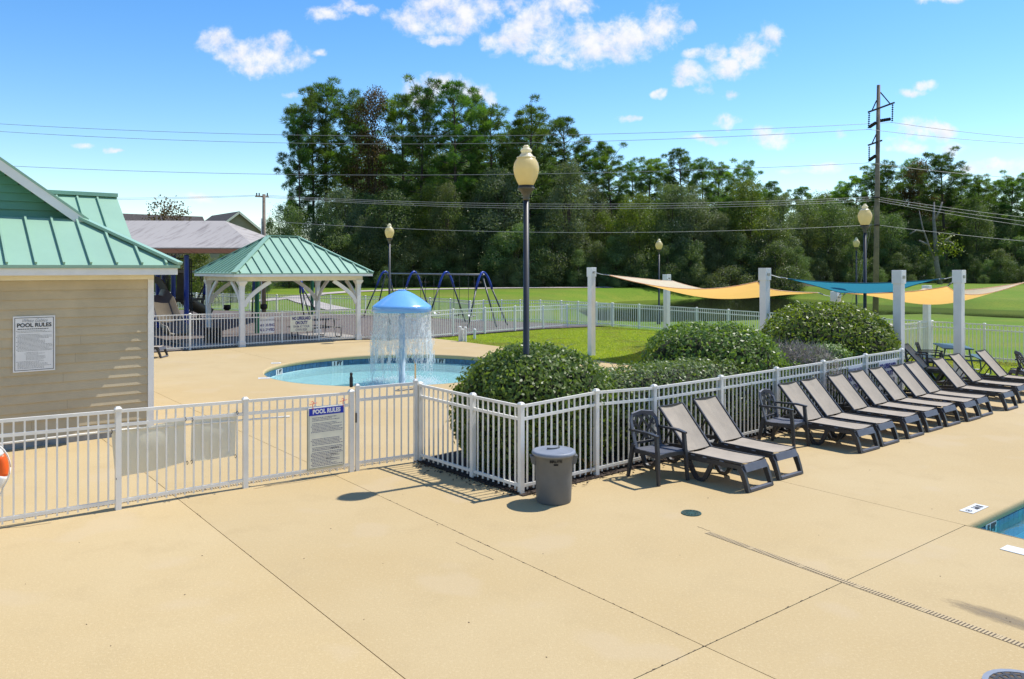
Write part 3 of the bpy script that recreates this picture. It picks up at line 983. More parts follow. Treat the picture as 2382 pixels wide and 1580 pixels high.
# hairline crack beside the front fence and specks of litter
mb = MB(); r9 = random.Random(31)
for pts in ([(592, 1137), (640, 1129), (700, 1121), (745, 1113), (787, 1107)], [(1625, 1226), (1640, 1232), (1652, 1236)], [(0, 1230), (60, 1226), (120, 1216)], [(1060, 1262), (1100, 1281), (1150, 1303)]):
    P = [G(*q) + Vector((r9.uniform(-.01, .01), r9.uniform(-.01, .01), .0014)) for q in pts]
    Q = []
    for a, b in zip(P[:-1], P[1:]):
        for k in range(5): Q.append(a.lerp(b, k / 5) + Vector((r9.uniform(-.008, .008), r9.uniform(-.008, .008), 0)))
    Q.append(P[-1])
    for a, b in zip(Q[:-1], Q[1:]): mb.bar(a, b, r9.uniform(.002, .006), .002)
for _ in range(45):
    q = G(r9.uniform(-200, 2500), r9.uniform(900, 1700))
    mb.obox((q.x, q.y, .003), (r9.uniform(.005, .016), r9.uniform(.003, .008), .003), r9.uniform(0, 3))
tag(part('litter_specks', mb, M_DARKGAP), kind='stuff')

# grime patch right of the drain and the thin repair crack
M_GRIME = pm('grime_film', (0.23, 0.185, 0.125), 0.9)
N_, L__ = M_GRIME.node_tree.nodes, M_GRIME.node_tree.links
tcg = N_.new('ShaderNodeTexCoord'); sg = N_.new('ShaderNodeVectorMath'); sg.operation = 'DOT_PRODUCT'
L__.new(tcg.outputs['Object'], sg.inputs[0]); L__.new(tcg.outputs['Object'], sg.inputs[1])
ng = N_.new('ShaderNodeTexNoise'); ng.inputs['Scale'].default_value = 5; ng.inputs['Detail'].default_value = 9; ng.inputs['Roughness'].default_value = 0.75
L__.new(tcg.outputs['Object'], ng.inputs['Vector'])
s1 = N_.new('ShaderNodeMath'); s1.operation = 'SUBTRACT'; L__.new(ng.outputs[0], s1.inputs[0]); L__.new(sg.outputs['Value'], s1.inputs[1])
mr_ = N_.new('ShaderNodeMapRange'); mr_.inputs[1].default_value = 0.02; mr_.inputs[2].default_value = 0.62; mr_.inputs[4].default_value = 0.75
L__.new(s1.outputs[0], mr_.inputs[0])
trg = N_.new('ShaderNodeBsdfTransparent'); msg = N_.new('ShaderNodeMixShader')
L__.new(mr_.outputs[0], msg.inputs[0]); L__.new(trg.outputs[0], msg.inputs[1]); L__.new(N_['Principled BSDF'].outputs[0], msg.inputs[2])
L__.new(msg.outputs[0], N_['Material Output'].inputs[0])
g0, g1 = G(2290, 1425), G(2385, 1455)
gd = g1 - g0
st = part('dirt_stain', MB().add([(-1, -1, 0), (1, -1, 0), (1, 1, 0), (-1, 1, 0)], [(0, 1, 2, 3)]), M_GRIME, None, fix=False)
st.location = (g0 + g1) / 2 + Vector((0, 0, 0.0016)); st.rotation_euler = (0, 0, math.atan2(gd.y, gd.x)); st.scale = (0.75, 0.2, 1)
tag(st, kind='stuff')

# ================================================================== POOL HOUSE
ph = thing('pool_house', 'tan clapboard pool house with a green standing seam metal roof', 'building', C0, A0)
WL = 10.0                                               # wall runs along local -x, depth along +y
part('wall', MB().box(-WL, -0.014, 0.022, 8.0, 0.0, 2.9), M_SIDING, ph)
part('foundation', MB().box(-WL, -0.004, 0.004, 8.0, 0.0, 0.10), M_FOUND, ph)
exp = 0.1565
nb = 17
ztop = 2.775
for i in range(nb):
    z1 = ztop - i * exp; z0 = z1 - exp - 0.004
    if z1 < 0.14: break
    z0 = max(z0, 0.10)
    # butt joints at random places, the same board shape otherwise
    cuts = [-WL] + sorted(rnd.uniform(-WL + 1, -1.0) for _ in range(2)) + [-0.092]
    for a, b in zip(cuts[:-1], cuts[1:]):
        mb = MB().add([(a + .001, 0.020, z0), (b - .001, 0.020, z0), (b - .001, 0.020, z1), (a + .001, 0.020, z1), (a + .001, -0.010, z0), (b - .001, -0.010, z0), (b - .001, 0.012, z1), (a + .001, 0.012, z1)],
                      [(0, 1, 2, 3), (4, 7, 6, 5), (4, 5, 1, 0), (7, 3, 2, 6), (4, 0, 3, 7), (5, 6, 2, 1)])
        part('siding_board', mb, M_SIDING, ph)
part('corner_board', MB().box(-0.09, 0.010, -0.020, 0.10, 0.06, 2.778), M_TRIM, ph)
part('frieze_board', MB().box(-WL, 0.010, -0.022, 0.02, 2.780, 2.865), M_CREAM, ph)  # white trim tinted cream to stand for bounced light
part('soffit', MB().box(-WL, 0.32, -0.32, 8.0, 2.872, 2.895), M_TRIM, ph)
part('fascia', MB().box(-WL, 0.335, -0.336, -0.318, 2.866, 2.985), M_TRIM, ph)
part('fascia', MB().box(0.318, 0.335, -0.316, 8.0, 2.866, 2.985), M_TRIM, ph)
ZE, SL, EO = 3.035, 0.617, 0.36
ry = 1.02                                               # local y of the gable foot
zr = ZE + SL * (ry + EO)
hx = EO - (ry + EO)                                      # hip top x
front = part('roof', MB().slab([(-WL, -EO, ZE), (EO, -EO, ZE), (hx, ry, zr), (-WL, ry, zr)], 0.045), M_ROOF, ph)
part('roof', MB().slab([(EO, -EO, ZE), (EO, 8.0, ZE), (hx, 8.0, zr), (hx, ry, zr)], 0.045), M_ROOF, ph)


def seam(parent, p, q, w=0.034, h=0.055):
    p, q = Vector(p), Vector(q)
    up = Z
    part('seam', MB().bar(p + Vector((0, 0, h * .42)), q + Vector((0, 0, h * .42)), w, h, up), M_ROOF, parent)


x = EO - 0.22
while x > -WL:
    yt = min(ry, EO - x - EO)                            # hip line y = -x
    yt = min(ry, -x) if x > hx else ry
    if yt > -EO + 0.06:
        seam(front, (x, -EO + 0.01, ZE + 0.006), (x, yt - 0.03, ZE + SL * (yt - 0.03 + EO)))
    x -= 0.405
part('hip_cap', MB().bar((EO + .01, -EO - .01, ZE + 0.035), (hx, ry, zr + 0.035), 0.17, 0.05), M_ROOF, ph)
part('eave_flashing', MB().box(-WL, EO + 0.01, -EO - 0.012, -EO + 0.012, 2.988, ZE + 0.004), M_ROOF, ph)
# front gable above the skirt roof
GX, gs = -4.6, 0.735                                     # ridge position and pitch
gz0 = zr - 0.02; gx0 = hx + 0.14
gzr = gz0 + gs * (gx0 - GX)
gx1 = 2 * GX - gx0
yg = ry + 0.24
part('gable_wall', MB().add([(gx0 - .25, yg + .05, gz0), (gx1 + .25, yg + .05, gz0), (GX, yg + .05, gzr - .25 * gs), (gx0 - .25, yg + .4, gz0), (gx1 + .25, yg + .4, gz0), (GX, yg + .4, gzr - .25 * gs)], [(0, 2, 1), (3, 4, 5), (0, 3, 5, 2), (1, 2, 5, 4), (0, 1, 4, 3)]), M_GREENSIDE, ph)
k = 0
while True:
    z0 = gz0 + 0.02 + k * 0.148; z1 = z0 + 0.15
    half = (gzr - z1) / gs - 0.04
    if half < 0.2: break
    part('gable_board', MB().add([(GX - half, yg + .045, z0), (GX + half, yg + .045, z0), (GX + half, yg + .045, z1), (GX - half, yg + .045, z1), (GX - half, yg - .005, z0), (GX + half, yg - .005, z0), (GX + half, yg + .03, z1), (GX - half, yg + .03, z1)],
                                 [(0, 1, 2, 3), (4, 7, 6, 5), (4, 5, 1, 0), (7, 3, 2, 6), (4, 0, 3, 7), (5, 6, 2, 1)]), M_GREENSIDE, ph)
    k += 1
for sgn, xe in ((1, gx0), (-1, gx1)):
    zl = gz0 - 0.02
    pr = [(xe, ry - 0.10, zl + .05), (xe, 8.0, zl + .05), (GX, 8.0, gzr + .05), (GX, ry - 0.10, gzr + .05)]
    if sgn < 0: pr = pr[::-1]
    part('roof', MB().slab(pr, 0.05), M_ROOF, ph)
    d = Vector((GX - xe, 0, gzr - zl)).normalized()
    part('rake_board', MB().bar(Vector((xe, ry - 0.075, zl - 0.085)) + d * 0.05, Vector((GX, ry - 0.075, gzr - 0.085)), 0.03, 0.16, Vector((0, 0, 1))), M_TRIM, ph)
# higher roof behind with its ridge along the wall
by, bzr, bs = 4.66, 4.64, 0.695
bye = 2.2; bze = bzr - bs * (by - bye)
back = part('roof', MB().slab([(-WL, bye, bze), (EO, bye, bze), (EO, by, bzr), (-WL, by, bzr)], 0.05), M_ROOF, ph)
part('roof', MB().slab([(-WL, by, bzr), (EO, by, bzr), (EO, 8.0, bzr - bs * (8.0 - by)), (-WL, 8.0, bzr - bs * (8.0 - by))], 0.05), M_ROOF, ph)
part('ridge_cap', MB().box(-WL, EO + 0.01, by - 0.13, by + 0.13, bzr - 0.03, bzr + 0.055), M_ROOF, ph)
part('gable_wall', MB().add([(EO - .3, bye, bze), (EO - .3, by, bzr - .06), (EO - .3, 7.9, bze), (EO - .36, bye, bze), (EO - .36, by, bzr - .06), (EO - .36, 7.9, bze)], [(0, 1, 2), (5, 4, 3), (0, 3, 4, 1), (1, 4, 5, 2), (0, 2, 5, 3)]), M_SIDING, ph)
x = EO - 0.42
while x > -WL:
    seam(back, (x, bye + 0.5, bze + bs * 0.5 + 0.004), (x, by - 0.13, bzr - bs * 0.13)); x -= 0.405

# wall sign
def print_rows(parent, x0, x1, z0, z1, n, y, seed, hgt=0.35, m=None, indent=None, name='small_print'):
    r_ = random.Random(seed); mb = MB()
    for i in range(n):
        z = z1 - (i + .5) * (z1 - z0) / n; h = (z1 - z0) / n * hgt
        if r_.random() < 0.12: continue
        xa = x0 + (r_.choice((0.0, 0.02, 0.02, 0.02)) if indent is None else indent)
        end = x1 - r_.choice((0, 0.02, 0.10, 0.2, 0.35)) * (x1 - x0)
        while xa < end:
            l = r_.uniform(0.010, 0.034) * (x1 - x0) / 0.5
            mb.box(xa, min(xa + l, end), y - 0.0012, y, z - h / 2, z + h / 2); xa += l + 0.007
    tag(part(name, mb, m or M_INKBLUR, parent, fix=False), kind='stuff')


tW = on_line(79.4, C0, U)
sgn = thing('wall_sign', 'white framed POOL RULES notice screwed to the tan clapboard wall', 'sign', C0 + tW * U - 0.012 * V + Vector((0, 0, 1.262)), A0)
part('panel', MB().box(-0.305, 0.305, -0.012, 0.0, 0, 0.925), M_SIGNW, sgn)
mb = MB(); a, b, c, d = -0.283, 0.283, 0.024, 0.901
for q in ((a, b, c, c + .008), (a, b, d - .008, d), (a, a + .008, c, d), (b - .008, b, c, d)):
    mb.box(q[0], q[1], -0.0145, -0.012, q[2], q[3])
part('border', mb, M_INK, sgn, fix=False)
part('lettering', text_mesh('White Gables', 0.082, shear=0.45, offset=-0.002, sx=0.82), M_INK, sgn, loc=(0, -0.0145, 0.848))
part('lettering', text_mesh('POOL RULES', 0.090, offset=0.0025, sx=0.98), M_INK, sgn, loc=(0, -0.0145, 0.772))
print_rows(sgn, -0.26, 0.26, 0.700, 0.722, 1, -0.0122, 3, 0.6, M_INK)
print_rows(sgn, -0.26, 0.26, 0.34, 0.69, 17, -0.0122, 4)
print_rows(sgn, -0.14, 0.16, 0.19, 0.33, 7, -0.0122, 5)
print_rows(sgn, -0.26, 0.24, 0.05, 0.18, 7, -0.0122, 6)

# ================================================================== PAVILION
pv = thing('pavilion', 'open white pavilion with a green hipped metal roof behind the wading pool', 'pavilion', FL, A0)
PWX, PDY, ZB = 4.85, 3.95, 2.47
for x in (0, PWX):
    for y in (0, PDY):
        p = part('post', MB().box(x - .085, x + .085, y - .085, y + .085, 0, ZB - 0.22), M_TRIM, pv)
        part('base', MB().box(x - .115, x + .115, y - .115, y + .115, 0.0, 0.20), M_TRIM, p)
        mb = MB()
        r = math.sqrt(2)
        for (w0, z0, w1, z1) in ((.095, ZB - .26, .095, ZB - .22), (.088, ZB - .22, .10, ZB - .16), (.10, ZB - .16, .155, ZB - .05), (.155, ZB - .05, .155, ZB)):
            mb.add([(x + a * w0, y + b * w0, z0) for a, b in ((-1, -1), (1, -1), (1, 1), (-1, 1))] + [(x + a * w1, y + b * w1, z1) for a, b in ((-1, -1), (1, -1), (1, 1), (-1, 1))],
                   [(0, 3, 2, 1), (4, 5, 6, 7), (0, 1, 5, 4), (1, 2, 6, 5), (2, 3, 7, 6), (3, 0, 4, 7)])
        part('capital', mb, M_TRIM, p)
        sx, sy = (1 if x == 0 else -1), (1 if y == 0 else -1)
        for ax in (Vector((sx, 0, 0)), Vector((0, sy, 0))):
            pts = []
            for k in range(7):
                t = k / 6
                # shallow outward curve from the post up to the beam
                rr = 0.09 + 1.02 * t ** 1.25
                zz = ZB - 0.95 + 0.93 * t ** 0.78
                pts.append(Vector((x, y, 0)) + ax * rr + Vector((0, 0, zz)))
            side = Vector((0, 0, 1)).cross(ax)
            part('brace', MB().ribbon(pts, 0.075, 0.15, side), M_TRIM, pv)
for y in (0, PDY):
    part('beam', MB().box(-0.16, PWX + 0.16, y - 0.09, y + 0.09, ZB, ZB + 0.165), M_CREAM, pv)
for x in (0, PWX):
    part('beam', MB().box(x - 0.09, x + 0.09, 0.092, PDY - 0.092, ZB, ZB + 0.165), M_CREAM, pv)
OV, ZR0, ZRT = 0.46, 2.775, 4.27
X0, X1, Y0, Y1 = -OV, PWX + OV, -OV, PDY + OV
yc = (Y0 + Y1) / 2; rx0, rx1 = 1.80, 3.05
for (a, b, c, d) in ((X0 + .02, X1 - .02, Y0 + .01, Y0 + .03), (X0 + .02, X1 - .02, Y1 - .03, Y1 - .01), (X0 + .02, X0 + .04, Y0 + .032, Y1 - .032), (X1 - .04, X1 - .02, Y0 + .032, Y1 - .032)):
    part('fascia', MB().box(a, b, c, d, ZB + 0.168, ZR0 - 0.015), M_TRIM, pv)
part('ceiling', MB().box(X0 + .045, X1 - .045, Y0 + .035, Y1 - .035, ZB + 0.172, ZB + 0.19), M_TRIM, pv)
A_, B_, C_, D_ = (X0, Y0, ZR0), (X1, Y0, ZR0), (X1, Y1, ZR0), (X0, Y1, ZR0)
R0, R1 = (rx0, yc, ZRT), (rx1, yc, ZRT)
pf = part('roof_panel', MB().slab([A_, B_, R1, R0], 0.04), M_ROOF, pv)
pb_ = part('roof_panel', MB().slab([C_, D_, R0, R1], 0.04), M_ROOF, pv)
plf = part('roof_panel', MB().slab([D_, A_, R0], 0.04), M_ROOF, pv)
prt = part('roof_panel', MB().slab([B_, C_, R1], 0.04), M_ROOF, pv)
hgt = ZRT - ZR0
for k in range(14):
    x = X0 + 0.26 + k * 0.405
    f = min(1.0, (x - X0) / (rx0 - X0), (X1 - x) / (X1 - rx1)) - 0.04
    for P, ya, yb in ((pf, Y0, yc), (pb_, Y1, yc)):
        seam(P, (x, ya + (yb - ya) * .004, ZR0 + hgt * .004), (x, ya + (yb - ya) * f, ZR0 + hgt * f), 0.036, 0.06)
for k in range(12):
    y = Y0 + 0.22 + k * 0.405
    if y > Y1 - 0.1: break
    f = min((y - Y0) / (yc - Y0), (Y1 - y) / (Y1 - yc)) - 0.05
    for P, xa, xb in ((plf, X0, rx0), (prt, X1, rx1)):
        seam(P, (xa + (xb - xa) * .004, y, ZR0 + hgt * .004), (xa + (xb - xa) * f, y, ZR0 + hgt * f), 0.036, 0.06)
for a, b in ((A_, R0), (B_, R1), (C_, R1), (D_, R0), (R0, R1)):
    part('ridge_cap', MB().bar(Vector(a) + Vector((0, 0, .03)), Vector(b) + Vector((0, 0, .03)), 0.2, 0.035), M_ROOF, pv)

# ================================================================== FENCES
PICK = MB().box(-.0095, .0095, -.0095, .0095, 0, 1).mesh('picket'); PICK.materials.append(M_WHITE)
POSTC = {}


def post_mesh(h, w=0.066):
    k = (round(h, 2), w)
    if k not in POSTC:
        mb = MB().box(-w / 2, w / 2, -w / 2, w / 2, 0, h - 0.03)
        c = w * 0.62
        mb.box(-c, c, -c, c, h - 0.03, h - 0.012)
        q = c * 0.55
        mb.add([(-c, -c, h - .012), (c, -c, h - .012), (c, c, h - .012), (-c, c, h - .012), (-q, -q, h + .012), (q, -q, h + .012), (q, q, h + .012), (-q, q, h + .012)],
               [(4, 5, 6, 7), (0, 1, 5, 4), (1, 2, 6, 5), (2, 3, 7, 6), (3, 0, 4, 7)])
        me = mb.mesh('post'); me.materials.append(M_WHITE); POSTC[k] = me
    return POSTC[k]


def fence(label, posts, single=True, pitch=0.1135, group=None, skip=(), rails=True, pw=0.066, joined_posts=False, base=0.045):
    """posts: list of (ground point, height)"""
    P0 = posts[0][0]
    root = thing('fence', label, 'fence', P0, 0, group)
    jb = MB()
    for i, (P, h) in enumerate(posts):
        d = posts[min(i + 1, len(posts) - 1)][0] - posts[max(i - 1, 0)][0]
        if i in (0, len(posts) - 1) or True:
            e = posts[i + 1][0] - P if i + 1 < len(posts) else P - posts[i - 1][0]
        if i not in skip:
            part('post', post_mesh(h, pw), None, root, loc=P - P0, rot=(0, 0, math.atan2(e.y, e.x)))
    for (P, h), (Q, k) in zip(posts[:-1], posts[1:]):
        D = Q - P; L = D.length; d = D.normalized(); ang = math.atan2(d.y, d.x)
        a, b = P + d * pw * .45, Q - d * pw * .45
        ht, kt = h - 0.045, k - 0.045
        for oh, ok, th in ((ht, kt, 0.038), (ht - 0.170, kt - 0.170, 0.040), (0.105, 0.105, 0.040)):
            part('rail', MB().bar(a + Z * oh, b + Z * ok, 0.027, th), M_WHITE, root, world=True)
        n = max(1, round(L / pitch)); st = L / n
        for j in range(1, n) if n > 1 else ():
            s = j * st; hh = ht + (kt - ht) * s / L
            c = P + d * s
            if single:
                o = bpy.data.objects.new('picket', PICK); COL.objects.link(o); o.parent = root
                o.location = c - P0 + Z * base; o.rotation_euler = (0, 0, ang); o.scale = (1, 1, hh - base)
            else:
                jb.obox(c + Z * (base + hh) / 2, (0.019, 0.019, hh - base), ang)
    if not single:
        tag(part('pickets', jb, M_WHITE, root, world=True, fix=False), kind='stuff')
    return root


def pxpost(x, yt, yb):
    P = G(x, yb)
    return (P, zat(yt, P.y))


F1P = [pxpost(274.8, 948.5, 1185.5), pxpost(570.7, 926, 1135), pxpost(817, 908, 1097.3)]
D1 = (F1P[2][0] - F1P[0][0]).normalized()
F1P = [(F1P[0][0] - D1 * 1.87 * 2, 1.30), (F1P[0][0] - D1 * 1.87, 1.29)] + F1P
f1 = fence('long white picket fence across the left foreground, hung with pale tarps', F1P, pitch=0.112)
CORN = pxpost(1212, 938, 1149)
F2P = [pxpost(977, 889.5, 1074), pxpost(1099.8, 915.5, 1113), CORN, pxpost(1386.9, 914.3, 1103.5)]
# remaining posts along the row behind the loungers
uR = (F2P[3][0] - CORN[0]).normalized()
uR = (0.5 * uR + 0.5 * U).normalized()
F2P[3] = (CORN[0] + uR * on_line(1386.9, CORN[0], uR), 1.24)
for x in (1521.5, 1677, 1806, 1915, 2013, 2097):
    F2P.append((CORN[0] + uR * on_line(x, CORN[0], uR), 1.24 - 0.0))
for i in range(4, len(F2P)):
    P = F2P[i][0]
    yt = {4: 896, 5: 874, 6: 855, 7: 839, 8: 823.5, 9: 811}[i]
    F2P[i] = (P, zat(yt, P.y))
f2 = fence('white picket fence turning the corner round the shrub bed behind the row of loungers', F2P, pitch=0.1135)
# gate between the two
gt0, gt1 = F1P[4][0], F2P[0][0]
gd = (gt1 - gt0).normalized(); gl = (gt1 - gt0).length; ga = math.atan2(gd.y, gd.x)
gate = thing('pool_gate', 'white picket gate with a black latch between the POOL RULES sign and the corner fence', 'gate', gt0, 0)
for s in (0.092, gl - 0.078):
    part('stile', post_mesh(1.27, 0.052), None, gate, loc=gd * s + Z * 0.0, rot=(0, 0, ga))
for z in (1.215, 1.04, 0.115):
    part('rail', MB().bar(gt0 + gd * 0.118 + Z * z, gt0 + gd * (gl - 0.104) + Z * z, 0.027, 0.04), M_WHITE, gate, world=True)
n = round((gl - 0.17) / 0.112)
for j in range(1, n):
    s = 0.092 + (gl - 0.17) * j / n
    o = bpy.data.objects.new('picket', PICK); COL.objects.link(o); o.parent = gate
    o.location = gd * s + Z * 0.05; o.rotation_euler = (0, 0, ga); o.scale = (1, 1, 1.165)
mb = MB(); mb.lathe([(0.022, 0.0), (0.026, 0.02), (0.026, 0.14), (0.018, 0.16), (0.018, 0.175), (0.022, 0.18), (0.022, 0.205), (0.01, 0.215)], 10, c=tuple(gt0 + Z * 1.24))
part('latch', mb, M_BLACK, gate, world=True, smooth=True)
part('latch_rod', MB().bar(gt0 + gd * 0.06 - V * 0.03 + Z * 0.72, gt0 + gd * 0.06 - V * 0.03 + Z * 0.86, 0.02, 0.02), M_BLACK, gate, world=True)
hp = gt1 + Z * 1.13
part('closer_arm', MB().tube([hp - gd * 0.05 + V * .04, hp - gd * 0.33 + V * .05 - Z * .015, hp - gd * 0.42 + V * 0.03], 0.011, 6), M_STEEL, gate, world=True)

# playground fences
q = [P442 - 9.0 * U, P442 - 6.0 * U, P442 - 3.0 * U, P442]
pf1 = [(p, 1.33) for p in q] + [pxpost(656, 724, 799.8), pxpost(742, 720.7, 794.7), (FR + 0.02 * U, 1.28)]
fence('white picket fence in front of the pavilion and playground, bearing two notices', pf1, pitch=0.115)
pf2 = [(FR + 0.1 * U, 1.28), pxpost(918, 722.5, 789), pxpost(1000, 722, 786.5), pxpost(1054, 718.5, 781.5), pxpost(1128, 715, 776), pxpost(1198, 712, 770), pxpost(1264, 710.5, 764.5), pxpost(1320, 708, 760.5), pxpost(1424, 704.7, 757.5)]
fence('white picket fence between the mushroom fountain lawn and the swings', pf2, pitch=0.12, skip=(0,))


def tpost(x, yt, h=1.19):
    Y = (HC - h) * FPX / (yt - H0)
    return (Vector(((x - CX) * Y / FPX, Y, -0.02)), h + 0.02)


fence('white picket fence along the pond side of the lawn', [tpost(x, y) for x, y in ((1426, 704.7), (1487, 707.5), (1553, 711), (1620.6, 715), (1694.5, 719.5), (1775, 724.5), (1862, 729.5), (1955, 734.5), (2057, 739.5), (2168, 745.4), (2289.8, 752), (2400, 758), (2520, 764.5))], single=False, pitch=0.12, base=0.02)
cr = tpost(2168, 745.4)[0]
fence('white picket fence from the pond fence corner towards the round bushes', [(cr - U * s, 1.21) for s in (0.05, 0.95, 2.9, 4.8, 6.7, 8.6, 10.4)], single=False, pitch=0.12, base=0.02)
fence('white picket fence at the far side of the playground', [tpost(x, y) for x, y in ((330, 679), (395, 680), (457, 680.8), (519, 682), (581, 683.5), (644, 685), (706, 685.7), (769, 686.5), (850, 688), (925, 690), (1000, 692), (1047.6, 694.5), (1093, 699), (1124.8, 697.5), (1167, 697), (1210, 696.8), (1257, 697.5), (1305.6, 699), (1345, 700.7), (1387, 702.5), (1424, 704.6))], single=False, pitch=0.13, base=0.02)

# things hung on the front fence
def fence_pt(px, z, off=0.0):
    t = on_line(px, F1P[2][0], D1)
    return F1P[2][0] + D1 * t + Vector((D1.y, -D1.x, 0)) * off + Z * z


A1 = math.atan2(D1.y, D1.x)
pole = [fence_pt(-330, 0.955, -0.05), fence_pt(275, 0.975, -0.045), fence_pt(677, 0.90, -0.06)]
solo('pool_pole', MB().tube(pole, 0.0135, 8), M_WHITE, 'long thin white pool pole hung along the back of the front fence', 'pole', smooth=True)


def tarp(label, corners, seed):
    """corners TL, TR, BR, BL as (px, py) on the back of the pickets"""
    r_ = random.Random(seed); TL, TR, BR, BL = corners; n, m = 14, 9
    def f(px, py):
        p = fence_pt(px, 0, -0.022)
        return p + Z * zat(py, p.y)
    c = [f(*q) for q in corners]
    back = Vector((-D1.y, D1.x, 0))
    vs = []
    for j in range(m + 1):
        for i in range(n + 1):
            s, t = i / n, j / m
            p = (c[0] * (1 - s) + c[1] * s) * (1 - t) + (c[3] * (1 - s) + c[2] * s) * t
            bel = 0.05 * math.sin(math.pi * s) * math.sin(math.pi * t) + 0.012 * math.sin(s * 9 + t * 4 + seed) * (0.3 + t)
            vs.append(p + back * (bel + 0.012) + Z * (-0.02 * math.sin(math.pi * s) * (1 - t) - 0.015 * math.sin(math.pi * s) * t))
    k = len(vs)
    vs2 = [v + back * 0.004 for v in vs]
    fs = []
    for j in range(m):
        for i in range(n):
            a = j * (n + 1) + i
            fs += [(a, a + 1, a + n + 2, a + n + 1), (a + k, a + k + n + 1, a + k + n + 2, a + k + 1)]
    root = thing('tarp', label, 'tarp', (c[0] + c[1]) / 2, 0, 'tarps tied to the front fence')
    part('cloth', MB().add(vs + vs2, fs), M_TARP, root, world=True, smooth=True, fix=False)
    for q in c:
        part('cable_tie', MB().tube([q - back * 0.075, q - back * 0.03 + Z * 0.02, q + back * 0.02, q - back * 0.02 - Z * 0.03, q - back * .075], 0.004, 5), M_BLACK, root, world=True)


tarp('wide pale olive tarp tied behind the pickets at the second fence post', [(260, 1003), (431, 974), (435.5, 1075), (269, 1112)], 2)
tarp('narrow pale olive tarp tied behind the pickets left of the third fence post', [(447, 975), (552, 959), (547.5, 1060), (445.6, 1073)], 5)

# lifebuoy cut by the left photo edge
lb = fence_pt(-67, 0, 0.07); lb += Z * zat(1098, lb.y)
buoy = thing('lifebuoy', 'orange and white lifebuoy hanging on the front fence at the left photo edge', 'lifebuoy', lb, A1)
for k in range(8):
    a0, a1 = k * math.pi / 4 + .39 - .39, (k + 1) * math.pi / 4
    w = k % 2
    a0, a1 = (k // 2) * math.pi / 2 + (0.55 if w else -0.25) + 0.75, (k // 2) * math.pi / 2 + (1.32 if w else 0.55) + 0.75
    pts = [Vector((0.285 * math.cos(a0 + (a1 - a0) * i / 8), 0, 0.285 * math.sin(a0 + (a1 - a0) * i / 8))) for i in range(9)]
    part('white_band' if not w and False else ('ring_section' if w else 'white_band'), MB().tube(pts, 0.072 if w else 0.074, 12), M_ORANGE if w else M_PVC, buoy, smooth=True)
pts = [Vector((0.37 * math.cos(a), -0.01, 0.37 * math.sin(a) - (0.06 if math.sin(a) < -0.6 else 0))) for a in np.linspace(0, 2 * math.pi, 33)]
part('grab_rope', MB().tube(pts, 0.008, 5), M_ROPEW, buoy, smooth=True)

# notices on fences
def panel_sign(label, P, ang, w, h, z0, lines, m=None, off=0.035, group=None, name='notice_board', back=None, tilt=0.0):
    n_ = Vector((math.sin(ang), -math.cos(ang), 0))
    t = thing(name, label, 'sign', P + n_ * off + Z * z0, ang, group)
    part('panel', MB().box(-w / 2, w / 2, -0.006, 0.0, 0, h), m or M_SIGNW, t, bevel=0.001)
    for s, size, z, mm, sx, offs in lines:
        part('lettering', text_mesh(s, size, sx=sx, offset=offs), mm, t, loc=(0, -0.0082, z))
    return t


def sign_on(label, x0, x1, yt, yb, P, D, lines, **kw):
    ta, tb = on_line(x0, P, D), on_line(x1, P, D)
    c = P + D * (ta + tb) / 2; w = abs(tb - ta)
    z1, z0 = zat(yt, c.y), zat(yb, c.y)
    h = z1 - z0
    L = [(s, size * h, z * h, mm, sx * w / h, o) for s, size, z, mm, sx, o in lines]
    return panel_sign(label, c, math.atan2(D.y, D.x), w, h, z0, L, **kw)


dP = (P742 - P656).normalized()
l_shallow = [('SHALLOW WATER', 0.175, 0.82, M_INKGREY, 0.70, 0.0), ('NO DIVING', 0.235, 0.50, M_INKBLUE, 0.87, 0.004), ('ALLOWED', 0.235, 0.21, M_INKBLUE, 0.97, 0.004)]
l_guard = [('NO LIFEGUARD', 0.27, 0.80, M_INKBLUE, 0.435, 0.008), ('ON DUTY', 0.27, 0.535, M_INKBLUE, 0.44, 0.008), ('SWIM AT YOUR', 0.205, 0.31, M_INKGREY, 0.50, 0.001), ('OWN RISK', 0.205, 0.12, M_INKGREY, 0.53, 0.001)]
sign_on('white SHALLOW WATER NO DIVING ALLOWED notice on the fence before the pavilion', 603, 636.5, 738, 775, P656 - dP * 2, dP, l_shallow, off=0.05)
sign_on('cream NO LIFEGUARD ON DUTY notice on the fence before the pavilion', 674, 725.5, 733, 771.5, P656, dP, l_guard, m=M_SIGNCREAM, off=0.05)
sign_on('white SHALLOW WATER NO DIVING ALLOWED notice on the fence behind the loungers', 1969.5, 2001.5, 849, 911, CORN[0], uR, l_shallow, off=0.03)
sign_on('white NO LIFEGUARD ON DUTY notice on the fence behind the loungers', 2040.5, 2082, 838, 903, CORN[0], uR, [(a, b * .8, z, m_, sx * 1.35, o) for (a, b, z, m_, sx, o) in l_guard], off=0.03)

